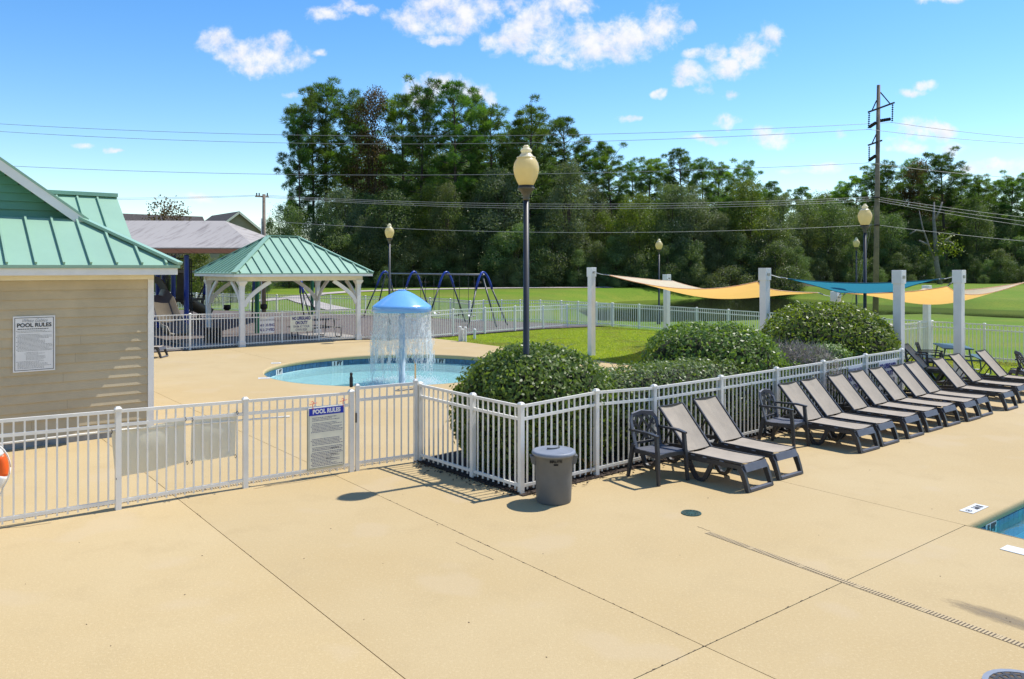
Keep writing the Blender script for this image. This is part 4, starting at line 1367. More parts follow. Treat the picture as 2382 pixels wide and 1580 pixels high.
# POOL RULES board on the front fence
ta, tb = on_line(714, F1P[2][0], D1), on_line(798, F1P[2][0], D1)
c = F1P[2][0] + D1 * (ta + tb) / 2 + Vector((D1.y, -D1.x, 0)) * 0.03; w = tb - ta
z1, z0 = zat(945, c.y), zat(1087, c.y); h = z1 - z0
ps = thing('notice_board', 'cream POOL RULES board with a blue header tied to the front fence with red cord', 'sign', c + Z * z0, A1)
part('backing', MB().box(-w / 2 - 0.012, w / 2 - 0.01, -0.006, 0.004, -0.01, h - 0.03), M_SIGNBACK, ps)
part('panel', MB().box(-w / 2, w / 2, -0.018, -0.0065, 0, h), M_SIGNCREAM, ps, bevel=0.002)
part('header', MB().box(-w / 2 + .012, w / 2 - .012, -0.021, -0.018, h - 0.115, h - 0.014), M_BLUEBAND, ps)
mb = MB()
for q in ((-w / 2 + .010, w / 2 - .010, .010, .015), (-w / 2 + .010, -w / 2 + .014, .015, h - .1), (w / 2 - .014, w / 2 - .010, .015, h - .1)):
    mb.box(q[0], q[1], -0.0195, -0.018, q[2], q[3])
part('border', mb, M_INK, ps, fix=False)
part('lettering', text_mesh('POOL RULES', 0.082, sx=0.90, offset=0.004), M_SIGNW, ps, loc=(0, -0.0225, h - 0.064))
print_rows(ps, -w / 2 + .04, w / 2 - .03, 0.25, h - 0.14, 24, -0.0181, 11, 0.42, M_INKGREY)
print_rows(ps, -w / 2 + .04, w / 2 - .03, 0.03, 0.24, 10, -0.0181, 12, 0.42, M_INKGREY)
for (xa, zz) in ((0.05, 0.262), (0.04, 0.175), (-0.03, 0.118)):
    print_rows(ps, xa, xa + 0.14, zz, zz + 0.02, 1, -0.0183, 13, 0.7, M_INK, name='handwriting')
for xx in (-w / 2 + 0.07, w / 2 - 0.02):
    p = Vector((xx, -0.025, h - 0.01))
    part('red_tie', MB().tube([p - Z * 0.02, p + Vector((-0.012, -0.012, 0.05)), p + Vector((0.005, -.01, 0.085)), p + Vector((0.0, 0.03, 0.10)), p + Vector((-0.03, -.012, .095))], 0.005, 5), M_RED, ps)
    part('red_tie', MB().tube([p + Vector((-0.06, -0.012, 0.06)), p + Vector((0, -.018, 0.075)), p + Vector((0.055, -0.012, 0.078))], 0.004, 5), M_RED, ps)
# ================================================================== WATER MUSHROOM
mu_p = Vector(((935 - CX) * 22.6 / FPX, 22.6, 0))
mu = thing('water_mushroom', 'blue mushroom shaped water fountain standing in the wading pool', 'fountain', mu_p)
part('column', MB().lathe([(0.115, -0.55), (0.115, -0.42), (0.092, -0.40), (0.085, 1.755)], 20), M_BLUECOL, mu, smooth=True)
RM, ZRIM, ZTOP = 0.835, 1.89, 2.335
prof = [(0.02, 1.76), (RM - 0.06, 1.76), (RM - 0.02, ZRIM - 0.155), (RM, ZRIM - 0.145), (RM, ZRIM), (RM - 0.012, ZRIM + 0.02)]
for k in range(1, 13):
    t = k / 12
    r = (RM - 0.012) * (1 - t) + 0.13 * t
    prof.append((r, ZRIM + 0.02 + (ZTOP - ZRIM - 0.02) * math.sin(t * 1.12) / math.sin(1.12)))
part('dome', MB().lathe(prof, 56, capb=True, capt=True), M_BLUEDOME, mu, smooth=False)
for p in mu.children[1].data.polygons: p.use_smooth = abs(p.normal.z) < 0.995 and (p.center.z > ZRIM or p.center.z < ZRIM - .01)
part('nozzle', MB().lathe([(0.12, ZTOP - 0.01), (0.12, ZTOP + 0.025), (0.09, ZTOP + 0.035)], 20), M_BLUEDOME, mu)

M_SPRAY = bpy.data.materials.new('falling_water'); M_SPRAY.use_nodes = True
N_, L_n = M_SPRAY.node_tree.nodes, M_SPRAY.node_tree.links
tcs = N_.new('ShaderNodeTexCoord'); mps = N_.new('ShaderNodeMapping'); mps.inputs['Scale'].default_value = (1, 1, 0.35)
L_n.new(tcs.outputs['Object'], mps.inputs[0])
ns = N_.new('ShaderNodeTexNoise'); ns.inputs['Scale'].default_value = 11; ns.inputs['Detail'].default_value = 7; ns.inputs['Roughness'].default_value = 0.7; ns.inputs['Distortion'].default_value = 1.4
L_n.new(mps.outputs[0], ns.inputs['Vector'])
mrs = N_.new('ShaderNodeMapRange'); mrs.inputs[1].default_value = 0.44; mrs.inputs[2].default_value = 0.68; mrs.inputs[3].default_value = 0.26; mrs.inputs[4].default_value = 0.95
L_n.new(ns.outputs[0], mrs.inputs[0])
pss = N_['Principled BSDF']; pss.inputs['Base Color'].default_value = (0.86, 0.86, 0.84, 1); pss.inputs['Roughness'].default_value = 0.25; pss.inputs['Specular IOR Level'].default_value = 0.5
bs_ = N_.new('ShaderNodeBump'); bs_.inputs['Strength'].default_value = 0.9; bs_.inputs['Distance'].default_value = 0.05
L_n.new(ns.outputs[0], bs_.inputs['Height']); L_n.new(bs_.outputs[0], pss.inputs['Normal'])
trs = N_.new('ShaderNodeBsdfTransparent'); mss = N_.new('ShaderNodeMixShader')
L_n.new(mrs.outputs[0], mss.inputs[0]); L_n.new(trs.outputs[0], mss.inputs[1]); L_n.new(pss.outputs[0], mss.inputs[2]); L_n.new(mss.outputs[0], N_['Material Output'].inputs[0])
M_DROP = pm('water_drops', (0.90, 0.90, 0.89), 0.2, spec=0.5, transl=0.4, tcol=(0.95, 0.95, 0.95))
r_ = random.Random(3)
vs, fs = [], []
na, nz_ = 132, 26
low = [0.52 + 0.30 * math.sin(3 * a * 0.35 + 1) + r_.uniform(-.16, .16) for a in range(na)]
for j in range(nz_ + 1):
    for i in range(na):
        a = 2 * math.pi * i / na; t = j / nz_
        z = 1.735 * (1 - t) + low[i] * t
        rr = RM - 0.03 + 0.03 * t + 0.012 * math.sin(i * 1.9 + j * .5) * t
        vs.append((rr * math.cos(a), rr * math.sin(a), z))
for j in range(nz_):
    for i in range(na):
        a, b = j * na + i, j * na + (i + 1) % na
        fs.append((a, b, b + na, a + na))
mb = MB()                                                # broken strands and drops below the sheet
for _ in range(300):
    a = r_.uniform(0, 2 * math.pi); i = int(a / (2 * math.pi) * na) % na
    z = low[i] + r_.uniform(-0.05, .3); l = r_.uniform(0.08, 0.42); rr = RM + r_.gauss(0.02, .03)
    pts = []
    z1 = max(z - l, -0.30)
    for k in range(4):
        t = k / 3
        pts.append((rr * math.cos(a) + r_.uniform(-.018, .018), rr * math.sin(a) + r_.uniform(-.018, .018), z + (z1 - z) * t))
    mb.tube(pts, [0.003, r_.uniform(.003, .008), r_.uniform(.003, .007), 0.002], 4, cap=False)


def drop(mb, c, s):
    c = Vector(c)
    mb.add([c + Vector(d) * s for d in ((1, 0, 0), (0, 1, 0), (-1, 0, 0), (0, -1, 0), (0, 0, 1.5), (0, 0, -1.5))], [(0, 1, 4), (1, 2, 4), (2, 3, 4), (3, 0, 4), (1, 0, 5), (2, 1, 5), (3, 2, 5), (0, 3, 5)])


for _ in range(2000):
    a = r_.uniform(0, 2 * math.pi); rr = RM + abs(r_.gauss(0.0, .055)) - 0.02
    drop(mb, (rr * math.cos(a), rr * math.sin(a), r_.uniform(-0.3, 1.15)), r_.uniform(0.0025, 0.009))
for _ in range(3200):                                    # splash ring
    a = r_.uniform(0, 2 * math.pi); rr = RM + r_.gauss(0.0, .22)
    drop(mb, (rr * math.cos(a), rr * math.sin(a), -0.305 + abs(r_.gauss(0, .05))), r_.uniform(0.004, 0.013))
wc = part('falling_water', MB().add(vs, fs), M_SPRAY, None, smooth=True, fix=False); wc.location = mu_p
tag(wc, 'clear curtain of water falling from the rim of the blue mushroom', 'water', kind='stuff')
wd = part('water_drops', mb, M_DROP, None, fix=False); wd.location = mu_p
tag(wd, 'drops and strands splashing round the blue mushroom', 'water', kind='stuff')

# steel grab rail at the near side of the wading pool
gb = G(966, 906)
rail = thing('grab_rail', 'polished steel grab rail rising behind the gate corner post at the wading pool', 'handrail', gb, 0.12)
pts = [Vector((0, 0, 0))] + [Vector((0, 0.0, 0.6))]
for k in range(9):
    a = math.pi * k / 8
    pts.append(Vector((0, 0.17 - 0.17 * math.cos(a), 0.63 + 0.15 * math.sin(a))))
pts += [Vector((0, 0.36, 0.3)), Vector((0, 0.48, -0.1)), Vector((0, 0.55, -0.3))]
part('rail', MB().tube(pts, 0.021, 10), M_CHROME, rail, smooth=True)
part('escutcheon', MB().lathe([(0.05, 0), (0.045, 0.015), (0.024, 0.022)], 14), M_CHROME, rail)

# capped white pipe stubs on the lawn edge
for px, yt, yb, lab in ((1069.8, 759, 795.5, 'white capped pipe stub, tallest at the left of its cluster on the lawn edge'), (1075.8, 765, 795.5, 'white capped pipe stub, shortest and middle of the cluster on the lawn edge'), (1082.5, 760.5, 796, 'white capped pipe stub, thick one at the right of the cluster on the lawn edge'), (1104, 765, 789, 'lone white capped pipe stub standing apart on the lawn')):
    P = G(px, yb, -0.03); h = zat(yt, P.y) + 0.03; r = 0.055 if px != 1075.8 else 0.045
    t = thing('pipe_stub', lab, 'pipe', P, 0, 'white pipe stubs')
    part('pipe', MB().lathe([(r, 0), (r, h - 0.06)], 14), M_PVC, t)
    part('cap', MB().lathe([(r * 1.14, h - 0.08), (r * 1.14, h - 0.02), (r * 0.8, h)], 14), M_PVC, t)

# ================================================================== LAMPS
def lamp_proto(label, P, h):
    t = thing('street_lamp', label, 'street lamp', P, 0, 'acorn lamps on dark poles')
    hp = h - 0.80
    part('pole', MB().lathe([(0.11, 0), (0.11, 0.10), (0.085, 0.14), (0.075, 0.5), (0.058, 0.56), (0.052, 0.6), (0.040, hp)], 16), M_BLACKMETAL, t, smooth=True)
    part('collar', MB().lathe([(0.048, hp - 0.02), (0.052, hp), (0.046, hp + .02), (0.06, hp + 0.07), (0.11, hp + 0.135), (0.125, hp + 0.15), (0.125, hp + .17)], 20), M_COLLAR, t, smooth=True)
    part('band', MB().lathe([(0.118, hp + 0.17), (0.118, hp + 0.20)], 20), M_BLACK, t)
    g = hp + 0.20
    part('globe', MB().lathe([(0.108, g), (0.135, g + 0.05), (0.17, g + 0.13), (0.190, g + 0.22), (0.192, g + 0.27), (0.178, g + 0.335), (0.150, g + 0.385), (0.125, g + .41)], 24), M_GLOBE, t, smooth=True)
    part('globe_cap', MB().lathe([(0.142, g + 0.405), (0.142, g + 0.42), (0.11, g + 0.435), (0.085, g + 0.47), (0.066, g + .485), (0.082, g + .50), (0.086, g + .525), (0.066, g + .55), (0.045, g + .56), (0.05, g + .575), (0.03, g + 0.60), (0.0, g + 0.605)], 24), M_GLOBETOP, t, smooth=True)
    return t


l1 = lamp_proto('nearest acorn street lamp, its dark pole rising from the round bush', G(1224, 1090), 4.82)
for px, yb, yt, lab in ((2012, 869, 474, 'acorn street lamp on dark pole before the big timber power pole'), (906, 793, 519, 'acorn street lamp behind the blue mushroom and before the swings'), (1533, 754, 555, 'acorn street lamp behind the sand coloured shade sail'), (1992, 739, 552, 'far thin acorn street lamp just left of the timber power pole')):
    P = G(px, yb, -0.02); h = zat(yt, P.y)
    dup(l1, P, 0, lab, scale=(1, 1, h / 4.82) if abs(h / 4.82 - 1) > .02 else None)

# ================================================================== BINS
cp = G(1288, 1165)
can = thing('trash_can', 'round grey plastic trash can with a lid standing outside the fence corner', 'trash can', cp, A0)
part('bin_body', MB().lathe([(0.218, 0.0), (0.224, 0.015), (0.236, 0.30), (0.246, 0.52), (0.252, 0.53), (0.258, 0.60), (0.272, 0.605), (0.272, 0.625), (0.25, 0.63)], 40), M_CAN, can, smooth=False)
for p in can.children[0].data.polygons: p.use_smooth = len(p.vertices) == 4 and abs(p.normal.z) < .6
lid = part('lid', MB().lathe([(0.280, 0.605), (0.284, 0.625), (0.276, 0.648), (0.255, 0.655), (0.235, 0.648), (0.10, 0.675), (0.0, 0.682)], 40, capt=False), M_CANLID, can, smooth=True)
mb = MB()
mb.ribbon([(0.10 * math.cos(a), 0.03 - 0.085 * math.sin(a), 0.685) for a in np.linspace(0.2, math.pi - 0.2, 9)], 0.018, 0.018, (0, 0, 1))
part('lid_handle', mb, M_CAN, lid)
for a in (A0 * 0 - 0.62, math.pi - 0.62):
    c, s = math.cos(a), math.sin(a)
    mb = MB()
    R_ = Matrix.Rotation(a, 3, 'Z')
    for y in (-0.05, 0.05):
        mb.add([R_ @ Vector(q) for q in ((0.24, y - .012, 0.58), (0.30, y - .012, 0.585), (0.29, y - .012, 0.50), (0.24, y - .012, 0.47), (0.24, y + .012, 0.58), (0.30, y + .012, 0.585), (0.29, y + .012, 0.50), (0.24, y + .012, 0.47))],
               [(0, 1, 2, 3), (7, 6, 5, 4), (0, 4, 5, 1), (1, 5, 6, 2), (2, 6, 7, 3), (3, 7, 4, 0)])
    mb.add([R_ @ Vector(q) for q in ((0.245, -.06, .562), (0.305, -.06, .562), (0.305, .06, .562), (0.245, .06, .562), (0.245, -.06, .588), (0.305, -.06, .588), (0.305, .06, .588), (0.245, .06, .588))],
           [(0, 3, 2, 1), (4, 5, 6, 7), (0, 1, 5, 4), (1, 2, 6, 5), (2, 3, 7, 6), (3, 0, 4, 7)])
    part('handle', mb, M_CAN, can)
for txt, sz, z, sx in (('BRUTE', 0.043, 0.56, 1.25), ('2632', 0.026, 0.520, 1.5)):
    me = text_mesh(txt if sz > .03 else 'IIIIII', sz, offset=0.002, sx=sx)
    for v in me.vertices:                                # wrap onto the bin wall, facing the viewer
        a = v.co.x / 0.262
        rr = 0.2625 if sz > .03 else 0.2555
        v.co = (rr * math.sin(a), -rr * math.cos(a), v.co.z)
    part('lettering', me, M_INK, can, loc=(0, 0, z), rot=(0, 0, -A0 + 0.06))

tb = G(496, 800)
tr = thing('litter_bin', 'square black slatted litter bin behind the fence at the pavilion post', 'trash can', tb, A0)
for i in range(9):
    for fx, fy, ax in ((-0.25, None, 0), (0.25, None, 0), (None, -0.25, 1), (None, 0.25, 1)):
        o = -0.25 + i * 0.0625
        mb = MB().box(fx - .008, fx + .008, o - .02, o + .02, 0.06, 0.62) if ax == 0 else MB().box(o - .02, o + .02, fy - .008, fy + .008, 0.06, 0.62)
        part('slat', mb, M_BLACK, tr)
for z in (0.06, 0.60):
    part('band', MB().box(-.265, .265, -.265, .265, z, z + 0.035), M_BLACK, tr)
part('liner', MB().box(-.225, .225, -.225, .225, 0.02, 0.59), M_BLACK, tr)

# ================================================================== LOUNGERS (local x = width, y from the foot to the head)
LW = 0.62


def make_lounger(label, P, rz, group):
    t = thing('sun_lounger', label, 'sun lounger', P, rz, group)
    hy, hz = 1.0, 0.365
    # sling seat with a slight sag
    n = 8; vs = []
    for k in range(n + 1):
        y = 0.12 + (hy - 0.12) * k / n
        for i in range(5):
            x = 0.055 + (LW - 0.11) * i / 4
            vs.append((x, y, hz - 0.022 * math.sin(math.pi * i / 4) - 0.01 * math.sin(math.pi * k / n) + 0.01 * (1 - k / n)))
    fs = [(k * 5 + i, k * 5 + i + 1, k * 5 + i + 6, k * 5 + i + 5) for k in range(n) for i in range(4)]
    m_ = len(vs)
    vs2 = [(x, y, z - 0.008) for x, y, z in vs]
    fs2 = [tuple(q + m_ for q in reversed(f)) for f in fs]
    rim = [(i, i + 1) for i in range(4)] + [(k * 5 + 4, k * 5 + 9) for k in range(n)] + [(n * 5 + 4 - i, n * 5 + 3 - i) for i in range(4)] + [((n - k) * 5, (n - k - 1) * 5) for k in range(n)]
    part('seat_sling', MB().add(vs + vs2, fs + fs2 + [(b, a, a + m_, b + m_) for a, b in rim]), M_SLING, t, smooth=False)
    by, bz = 1.50, 0.925
    vs = []
    for k in range(n + 1):
        s = k / n
        y, z = hy + 0.012 + (by - hy) * s, hz + 0.012 + (bz - hz) * s
        for i in range(5):
            x = 0.055 + (LW - 0.11) * i / 4
            d = 0.02 * math.sin(math.pi * i / 4)
            vs.append((x, y + d * .75, z - d * .67))
    vs2 = [(x, y + .006, z - .005) for x, y, z in vs]
    part('back_sling', MB().add(vs + vs2, fs + fs2 + [(b, a, a + m_, b + m_) for a, b in rim]), M_SLING, t)
    for x in (0.035, LW - 0.035):
        part('side_rail', MB().ribbon([(x, 0.10, hz - .05), (x, 0.5, hz - 0.055), (x, 1.0, hz - 0.06), (x, 1.5, hz - 0.085), (x, 1.80, hz - 0.105)], 0.042, [0.05, .065, .07, .06, .05], (1, 0, 0)), M_DARK, t)
        part('sling_rail', MB().ribbon([(x, 0.11, hz), (x, hy, hz - 0.006)], 0.022, 0.026, (1, 0, 0)), M_DARK, t)
        part('back_rail', MB().ribbon([(x, hy, hz), (x, by + .02, bz + .012)], 0.024, 0.034, (1, 0, 0)), M_DARK, t)
        part('foot_leg', MB().ribbon([(x, 0.15, hz - .04), (x, 0.095, hz - 0.12), (x, 0.045, hz - .25), (x, 0.01, 0.0)], 0.05, [0.07, .075, .065, .055], (1, 0, 0)), M_DARK, t)
        part('middle_leg', MB().ribbon([(x, 1.03, hz - .07), (x, .97, hz - 0.14), (x, 0.90, hz - .26), (x, 0.85, 0.04), (x, 0.815, 0.022), (x, 0.745, 0.022), (x, 0.70, 0.06), (x, 0.60, hz - 0.12), (x, 0.57, hz - 0.06)], 0.046, [.07, .065, .06, .055, .045, .045, .055, .06, .055], (1, 0, 0)), M_DARK, t)
        part('rear_leg', MB().ribbon([(x, 1.84, hz - .10), (x, 1.83, hz - 0.2), (x, 1.78, 0.05), (x, 1.735, 0.024), (x, 1.66, 0.024), (x, 1.60, 0.08), (x, 1.47, hz - .10)], 0.046, [.06, .058, .055, .045, .045, .055, .06], (1, 0, 0)), M_DARK, t)
        part('back_prop', MB().ribbon([(x + (.03 if x < .3 else -.03), 1.29, 0.68), (x + (.03 if x < .3 else -.03), 1.52, 0.30)], 0.018, 0.022, (1, 0, 0)), M_DARK, t)
        part('hinge', MB().obox((x, hy + .01, hz - .012), (0.05, 0.07, 0.05)), M_DARK, t, bevel=0.008)
        xo = -0.001 if x < .3 else LW + .001
        for y in (0.42, 0.70, 0.90):
            part('clip', MB().obox((x + (-.012 if x < .3 else .012), y, hz - .018), (0.016, 0.06, 0.012)), M_CANLID, t)
    part('foot_panel', MB().add([(0.055, 0.085, hz - .015), (LW - .055, 0.085, hz - .015), (LW - .055, .045, hz - .105), (.055, .045, hz - .105), (0.055, 0.115, hz - .02), (LW - .055, 0.115, hz - .02), (LW - .055, .075, hz - .11), (.055, .075, hz - .11)],
                                [(0, 1, 2, 3), (7, 6, 5, 4), (0, 4, 5, 1), (3, 2, 6, 7), (0, 3, 7, 4), (1, 5, 6, 2)]), M_DARKTOP, t)
    part('foot_bar', MB().box(0.055, LW - .055, -0.018, 0.036, 0.004, 0.05), M_DARKTOP, t, bevel=0.008)
    part('cross_bar', MB().box(0.06, LW - .06, 1.755, 1.80, hz - .135, hz - .09), M_DARK, t, bevel=.006)
    part('cross_bar', MB().box(0.06, LW - .06, 0.99, 1.03, hz - .09, hz - .05), M_DARK, t)
    part('head_bar', MB().bar((0.05, by + .02, bz + .012), (LW - .05, by + .02, bz + .012), 0.022, 0.022), M_DARK, t)
    return t


GRP = 'sun loungers in the row along the white fence'
LN = [((1738.7, 1148), (1791, 1128), 'nearest sun lounger of the row, between the two armchairs and beside the near armchair'),
      ((1811, 1118.7), (1865.4, 1101), 'second sun lounger of the row, just left of the second dark armchair'),
      ((2001, 1056), (2042.7, 1043.5), 'third sun lounger, its left side against the second dark armchair'),
      ((2050.8, 1040), (2085.5, 1029), 'fourth sun lounger, close beside the third one right of the armchair'),
      ((2112, 1022), (2145.7, 1011), 'fifth sun lounger, its backrest left of the SHALLOW WATER notice'),
      ((2157.7, 1006.6), (2189, 997), 'sixth sun lounger, its backrest covering part of the SHALLOW WATER notice'),
      ((2201.8, 994), (2234.4, 983), 'seventh sun lounger, its backrest below the NO LIFEGUARD notice'),
      ((2250, 982), (2280, 972.6), 'eighth sun lounger, just right of the fence end post'),
      ((2280.7, 971.8), (2306, 963), 'ninth sun lounger, closest against the eighth one past the fence end'),
      ((2342, 956.6), (2368, 948.6), 'tenth sun lounger, foot frame beside the right photo edge on the deck'),
      ((2374, 939), (2398, 931), 'eleventh sun lounger, before the near white sail post at the right'),
      ((2434, 925), (2458, 918), 'farthest sun lounger of the row, foot end cut off by the right edge')]
first = None
for i, (a, b, lab) in enumerate(LN):
    P, Q = G(*a), G(*b)
    d = (Q - P); ang = math.atan2(d.y, d.x)
    ang = 0.35 * ang + 0.65 * A0 + rnd.uniform(-.012, .012)
    if first is None: first = make_lounger(lab, P, ang, GRP)
    else: dup(first, P, ang, lab)
dup(first, Vector((11.45, 20.05, 0)), math.radians(49), 'shaded sun lounger on the grass behind the row, before the two dark chairs', 'sun loungers on the grass')
dup(first, Vector((12.85, 20.7, 0)), math.radians(-84), 'pale sun lounger on the grass at the right photo edge, behind the chair', 'sun loungers on the grass')
bh = G(375, 833)
dup(first, G(374, 834), math.radians(92), 'lone sun lounger mostly hidden behind the pool house corner', 'sun loungers by the pool house')

# ================================================================== ARMCHAIRS (local: faces -y)
def make_chair(label, P, rz, group):
    t = thing('armchair', label, 'chair', P, rz, group)
    w, sd, sh = 0.25, 0.24, 0.43
    vs, n = [], 6
    prof = [(-sd - .02, sh - .03), (-sd, sh + .008), (-.1, sh), (.08, sh - .008), (sd, sh + .002)]
    for y, z in prof:
        for i in range(n + 1):
            x = -w + 2 * w * i / n
            vs.append((x, y + 0.02 * (abs(x) / w) ** 2, z - 0.012 * (1 - (x / w) ** 2)))
    fs = [(j * (n + 1) + i, j * (n + 1) + i + 1, (j + 1) * (n + 1) + i + 1, (j + 1) * (n + 1) + i) for j in range(len(prof) - 1) for i in range(n)]
    m_ = len(vs)
    vs2 = [(x, y, z - .022) for x, y, z in vs]
    ring = [i for i in range(n + 1)] + [(j + 1) * (n + 1) + n for j in range(len(prof) - 1)] + [(len(prof) - 1) * (n + 1) + n - 1 - i for i in range(n)] + [(len(prof) - 2 - j) * (n + 1) for j in range(len(prof) - 2)]
    side = [(ring[(i + 1) % len(ring)], ring[i], ring[i] + m_, ring[(i + 1) % len(ring)] + m_) for i in range(len(ring))]
    part('seat', MB().add(vs + vs2, fs + [tuple(q + m_ for q in reversed(f)) for f in fs] + side), M_DARKTOP, t, smooth=False)
    def bk(x, z):                                        # backrest surface, leaning and slightly curved
        return Vector((x, sd + 0.02 + (z - sh) * 0.28 - 0.05 * (x / w) ** 2, z))
    back = part('backrest', MB().ribbon([bk(-w + .02, sh + .0), bk(-w + .005, sh + .2), bk(-w + .01, sh + .36), bk(-w + .06, sh + .435), bk(0, sh + .455), bk(w - .06, sh + .435), bk(w - .01, sh + .36), bk(w - .005, sh + .2), bk(w - .02, sh)], 0.028, [.05, .045, .05, .065, .075, .065, .05, .045, .05], (0, 1, 0.28)), M_DARKTOP, t)
    for a, b in (((-.2, .14), (.05, .42)), ((-.2, .28), (-.06, .43)), ((-.1, .04), (.2, .36)), ((.2, .14), (-.05, .42)), ((.2, .28), (.06, .43)), ((.1, .04), (-.2, .36)), ((-.21, .06), (.21, .06))):
        p, q = bk(a[0], sh + a[1]), bk(b[0], sh + b[1])
        part('slat', MB().ribbon([p, (p + q) / 2 + Vector((0, .004, 0)), q], 0.016, 0.036, (0, 1, 0.28)), M_DARK, back)
    for s in (-1, 1):
        x = s * (w + .012)
        part('leg', MB().ribbon([(x, -sd + .01, .66), (x, -sd - .015, sh - .02), (x * 1.06, -sd - .05, 0)], [.042, .045, .038], [.05, .055, .04], (1, 0, 0)), M_DARK, t)
        part('leg', MB().ribbon([(x * .98, sd + .0, sh + .05), (x, sd + .03, sh - .05), (x * 1.05, sd + .10, 0)], [.04, .045, .036], [.06, .055, .04], (1, 0, 0)), M_DARK, t)
        part('armrest', MB().ribbon([(x, -sd - .03, .665), (x * 1.03, -.1, .685), (x * 1.02, .1, .68), (x * .98, sd + .085, .672)], [.05, .06, .055, .04], [.026, .028, .026, .03], (1, 0, 0)), M_DARK, t)
        part('apron', MB().ribbon([(x * .97, -sd + .01, sh - .045), (x * .97, 0, sh - .03), (x * .97, sd + .02, sh - .045)], 0.02, 0.055, (1, 0, 0)), M_DARK, t)
    part('apron', MB().ribbon([(-w, -sd - .01, sh - .05), (-.1, -sd - .02, sh - .03), (.1, -sd - .02, sh - .03), (w, -sd - .01, sh - .05)], 0.02, 0.05, (0, 1, 0)), M_DARK, t)
    return t


pts = [G(1541.8, 1130.7), G(1585.5, 1113), G(1483, 1112), G(1520, 1100)]
c1 = sum(pts, Vector()) / 4
ch = make_chair('dark resin armchair with a lattice back, nearest, left of the first lounger', c1, math.radians(33), 'dark armchairs among the loungers')
c2 = (G(1836.5, 1042) + G(1787, 1031.6) + G(1819, 1036) + G(1873, 1046)) / 4 + 0.03 * V
dup(ch, c2, math.radians(47), 'dark resin armchair with a lattice back between the second and third loungers')
dup(ch, Vector((10.95, 21.5, 0)), math.radians(62), 'dark armchair on the grass, behind the shaded lounger and nearer the fence end', 'dark armchairs on the grass')
dup(ch, Vector((11.6, 22.0, 0)), math.radians(58), 'dark armchair on the grass, pushed up to the teal picnic table', 'dark armchairs on the grass')
dup(ch, Vector((12.95, 19.75, 0)), math.radians(75), 'dark armchair at the right photo edge on the grass border', 'dark armchairs on the grass')


# ================================================================== PICNIC TABLES
def picnic(label, P, rz, m, L=1.85, arch=True):
    t = thing('picnic_table', label, 'picnic table', P, rz, 'picnic tables')
    part('tabletop', MB().box(-L / 2, L / 2, -.38, .38, .715, .75), m, t, bevel=.012)
    for y in (-.70, .70):
        part('bench', MB().box(-L / 2, L / 2, y - .14, y + .14, .425, .455), m, t, bevel=.012)
    for x in (-L / 2 + .25, L / 2 - .25):
        for s in (-1, 1):
            part('leg', MB().tube([(x, s * .30, .712), (x, s * .34, .5), (x, s * .42, .05), (x, s * .50, .022), (x, s * .80, .022), (x, s * .84, .06), (x, s * .80, .42)], .022, 6), M_BLACK if m is M_BLACK else m, t)
        part('brace', MB().bar((x, -.72, .40), (x, .72, .40), .03, .04), m, t)
    return t


picnic('black metal picnic table standing under the pavilion roof', FL + 3.75 * U + 1.65 * V + Z * 0.05, A0 + math.radians(8), M_BLACK)
picnic('teal plastic coated picnic table on the grass behind the right loungers', Vector((12.75, 23.0, -0.02)), math.radians(72), M_TABLEBLUE, 1.6)

# ================================================================== SHADE SAILS
def sail_post(label, px, yt, Y, base_z=-0.03):
    X = (px - CX) * Y / FPX; h = zat(yt, Y) - base_z
    t = thing('sail_post', label, 'post', (X, Y, base_z), A0, 'white shade sail posts')
    part('shaft', MB().box(-.095, .095, -.095, .095, 0, h - .30), M_VINYL, t)
    part('cap_sleeve', MB().box(-.118, .118, -.118, .118, h - .32, h), M_VINYL, t, bevel=.004)
    part('bracket', MB().box(.119, .128, -.06, .06, h - .20, h - .13), M_STEEL, t)
    part('bracket', MB().box(-.06, .06, -.128, -.119, h - .20, h - .13), M_STEEL, t)
    return t, h


SP = {}
for k, (px, yt, Y, lab) in {1: (1376, 622.3, 27.3, 'tall white sail post alone on the lawn, holding the left tip of the sand sail'),
                            2: (1551, 638.5, 31.0, 'white sail post behind the sand sail, near the pond fence'),
                            3: (1778.9, 623.7, 21.0, 'tall white sail post between the two rounded bushes, holding the teal sail'),
                            4: (1944, 678, 24.8, 'short white sail post rising behind the largest bush'),
                            5: (2090.9, 628.8, 19.0, 'thick white sail post standing behind the fence end post'),
                            6: (2230.8, 628.4, 19.9, 'thick white sail post standing among the rightmost loungers'),
                            7: (2156, 664, 27.0, 'short white sail post in front of the pond fence corner')}.items():
    SP[k] = sail_post(lab, px, yt, Y)
SP[8] = sail_post('white sail post just beyond the right photo edge', 2420, 640, 21.5)


def sailmat(name, top, thru, tf):
    m = pm(name, top, 0.85, var=0.05, scale=2.0, bump=0.15, bscale=90, transl=tf, tcol=thru)
    return m


M_SAND = sailmat('sand_shade_cloth', (0.86, 0.76, 0.58), (0.92, 0.54, 0.15), 0.50)
M_TEAL = sailmat('teal_shade_cloth', (0.035, 0.17, 0.24), (0.035, 0.24, 0.34), 0.5)


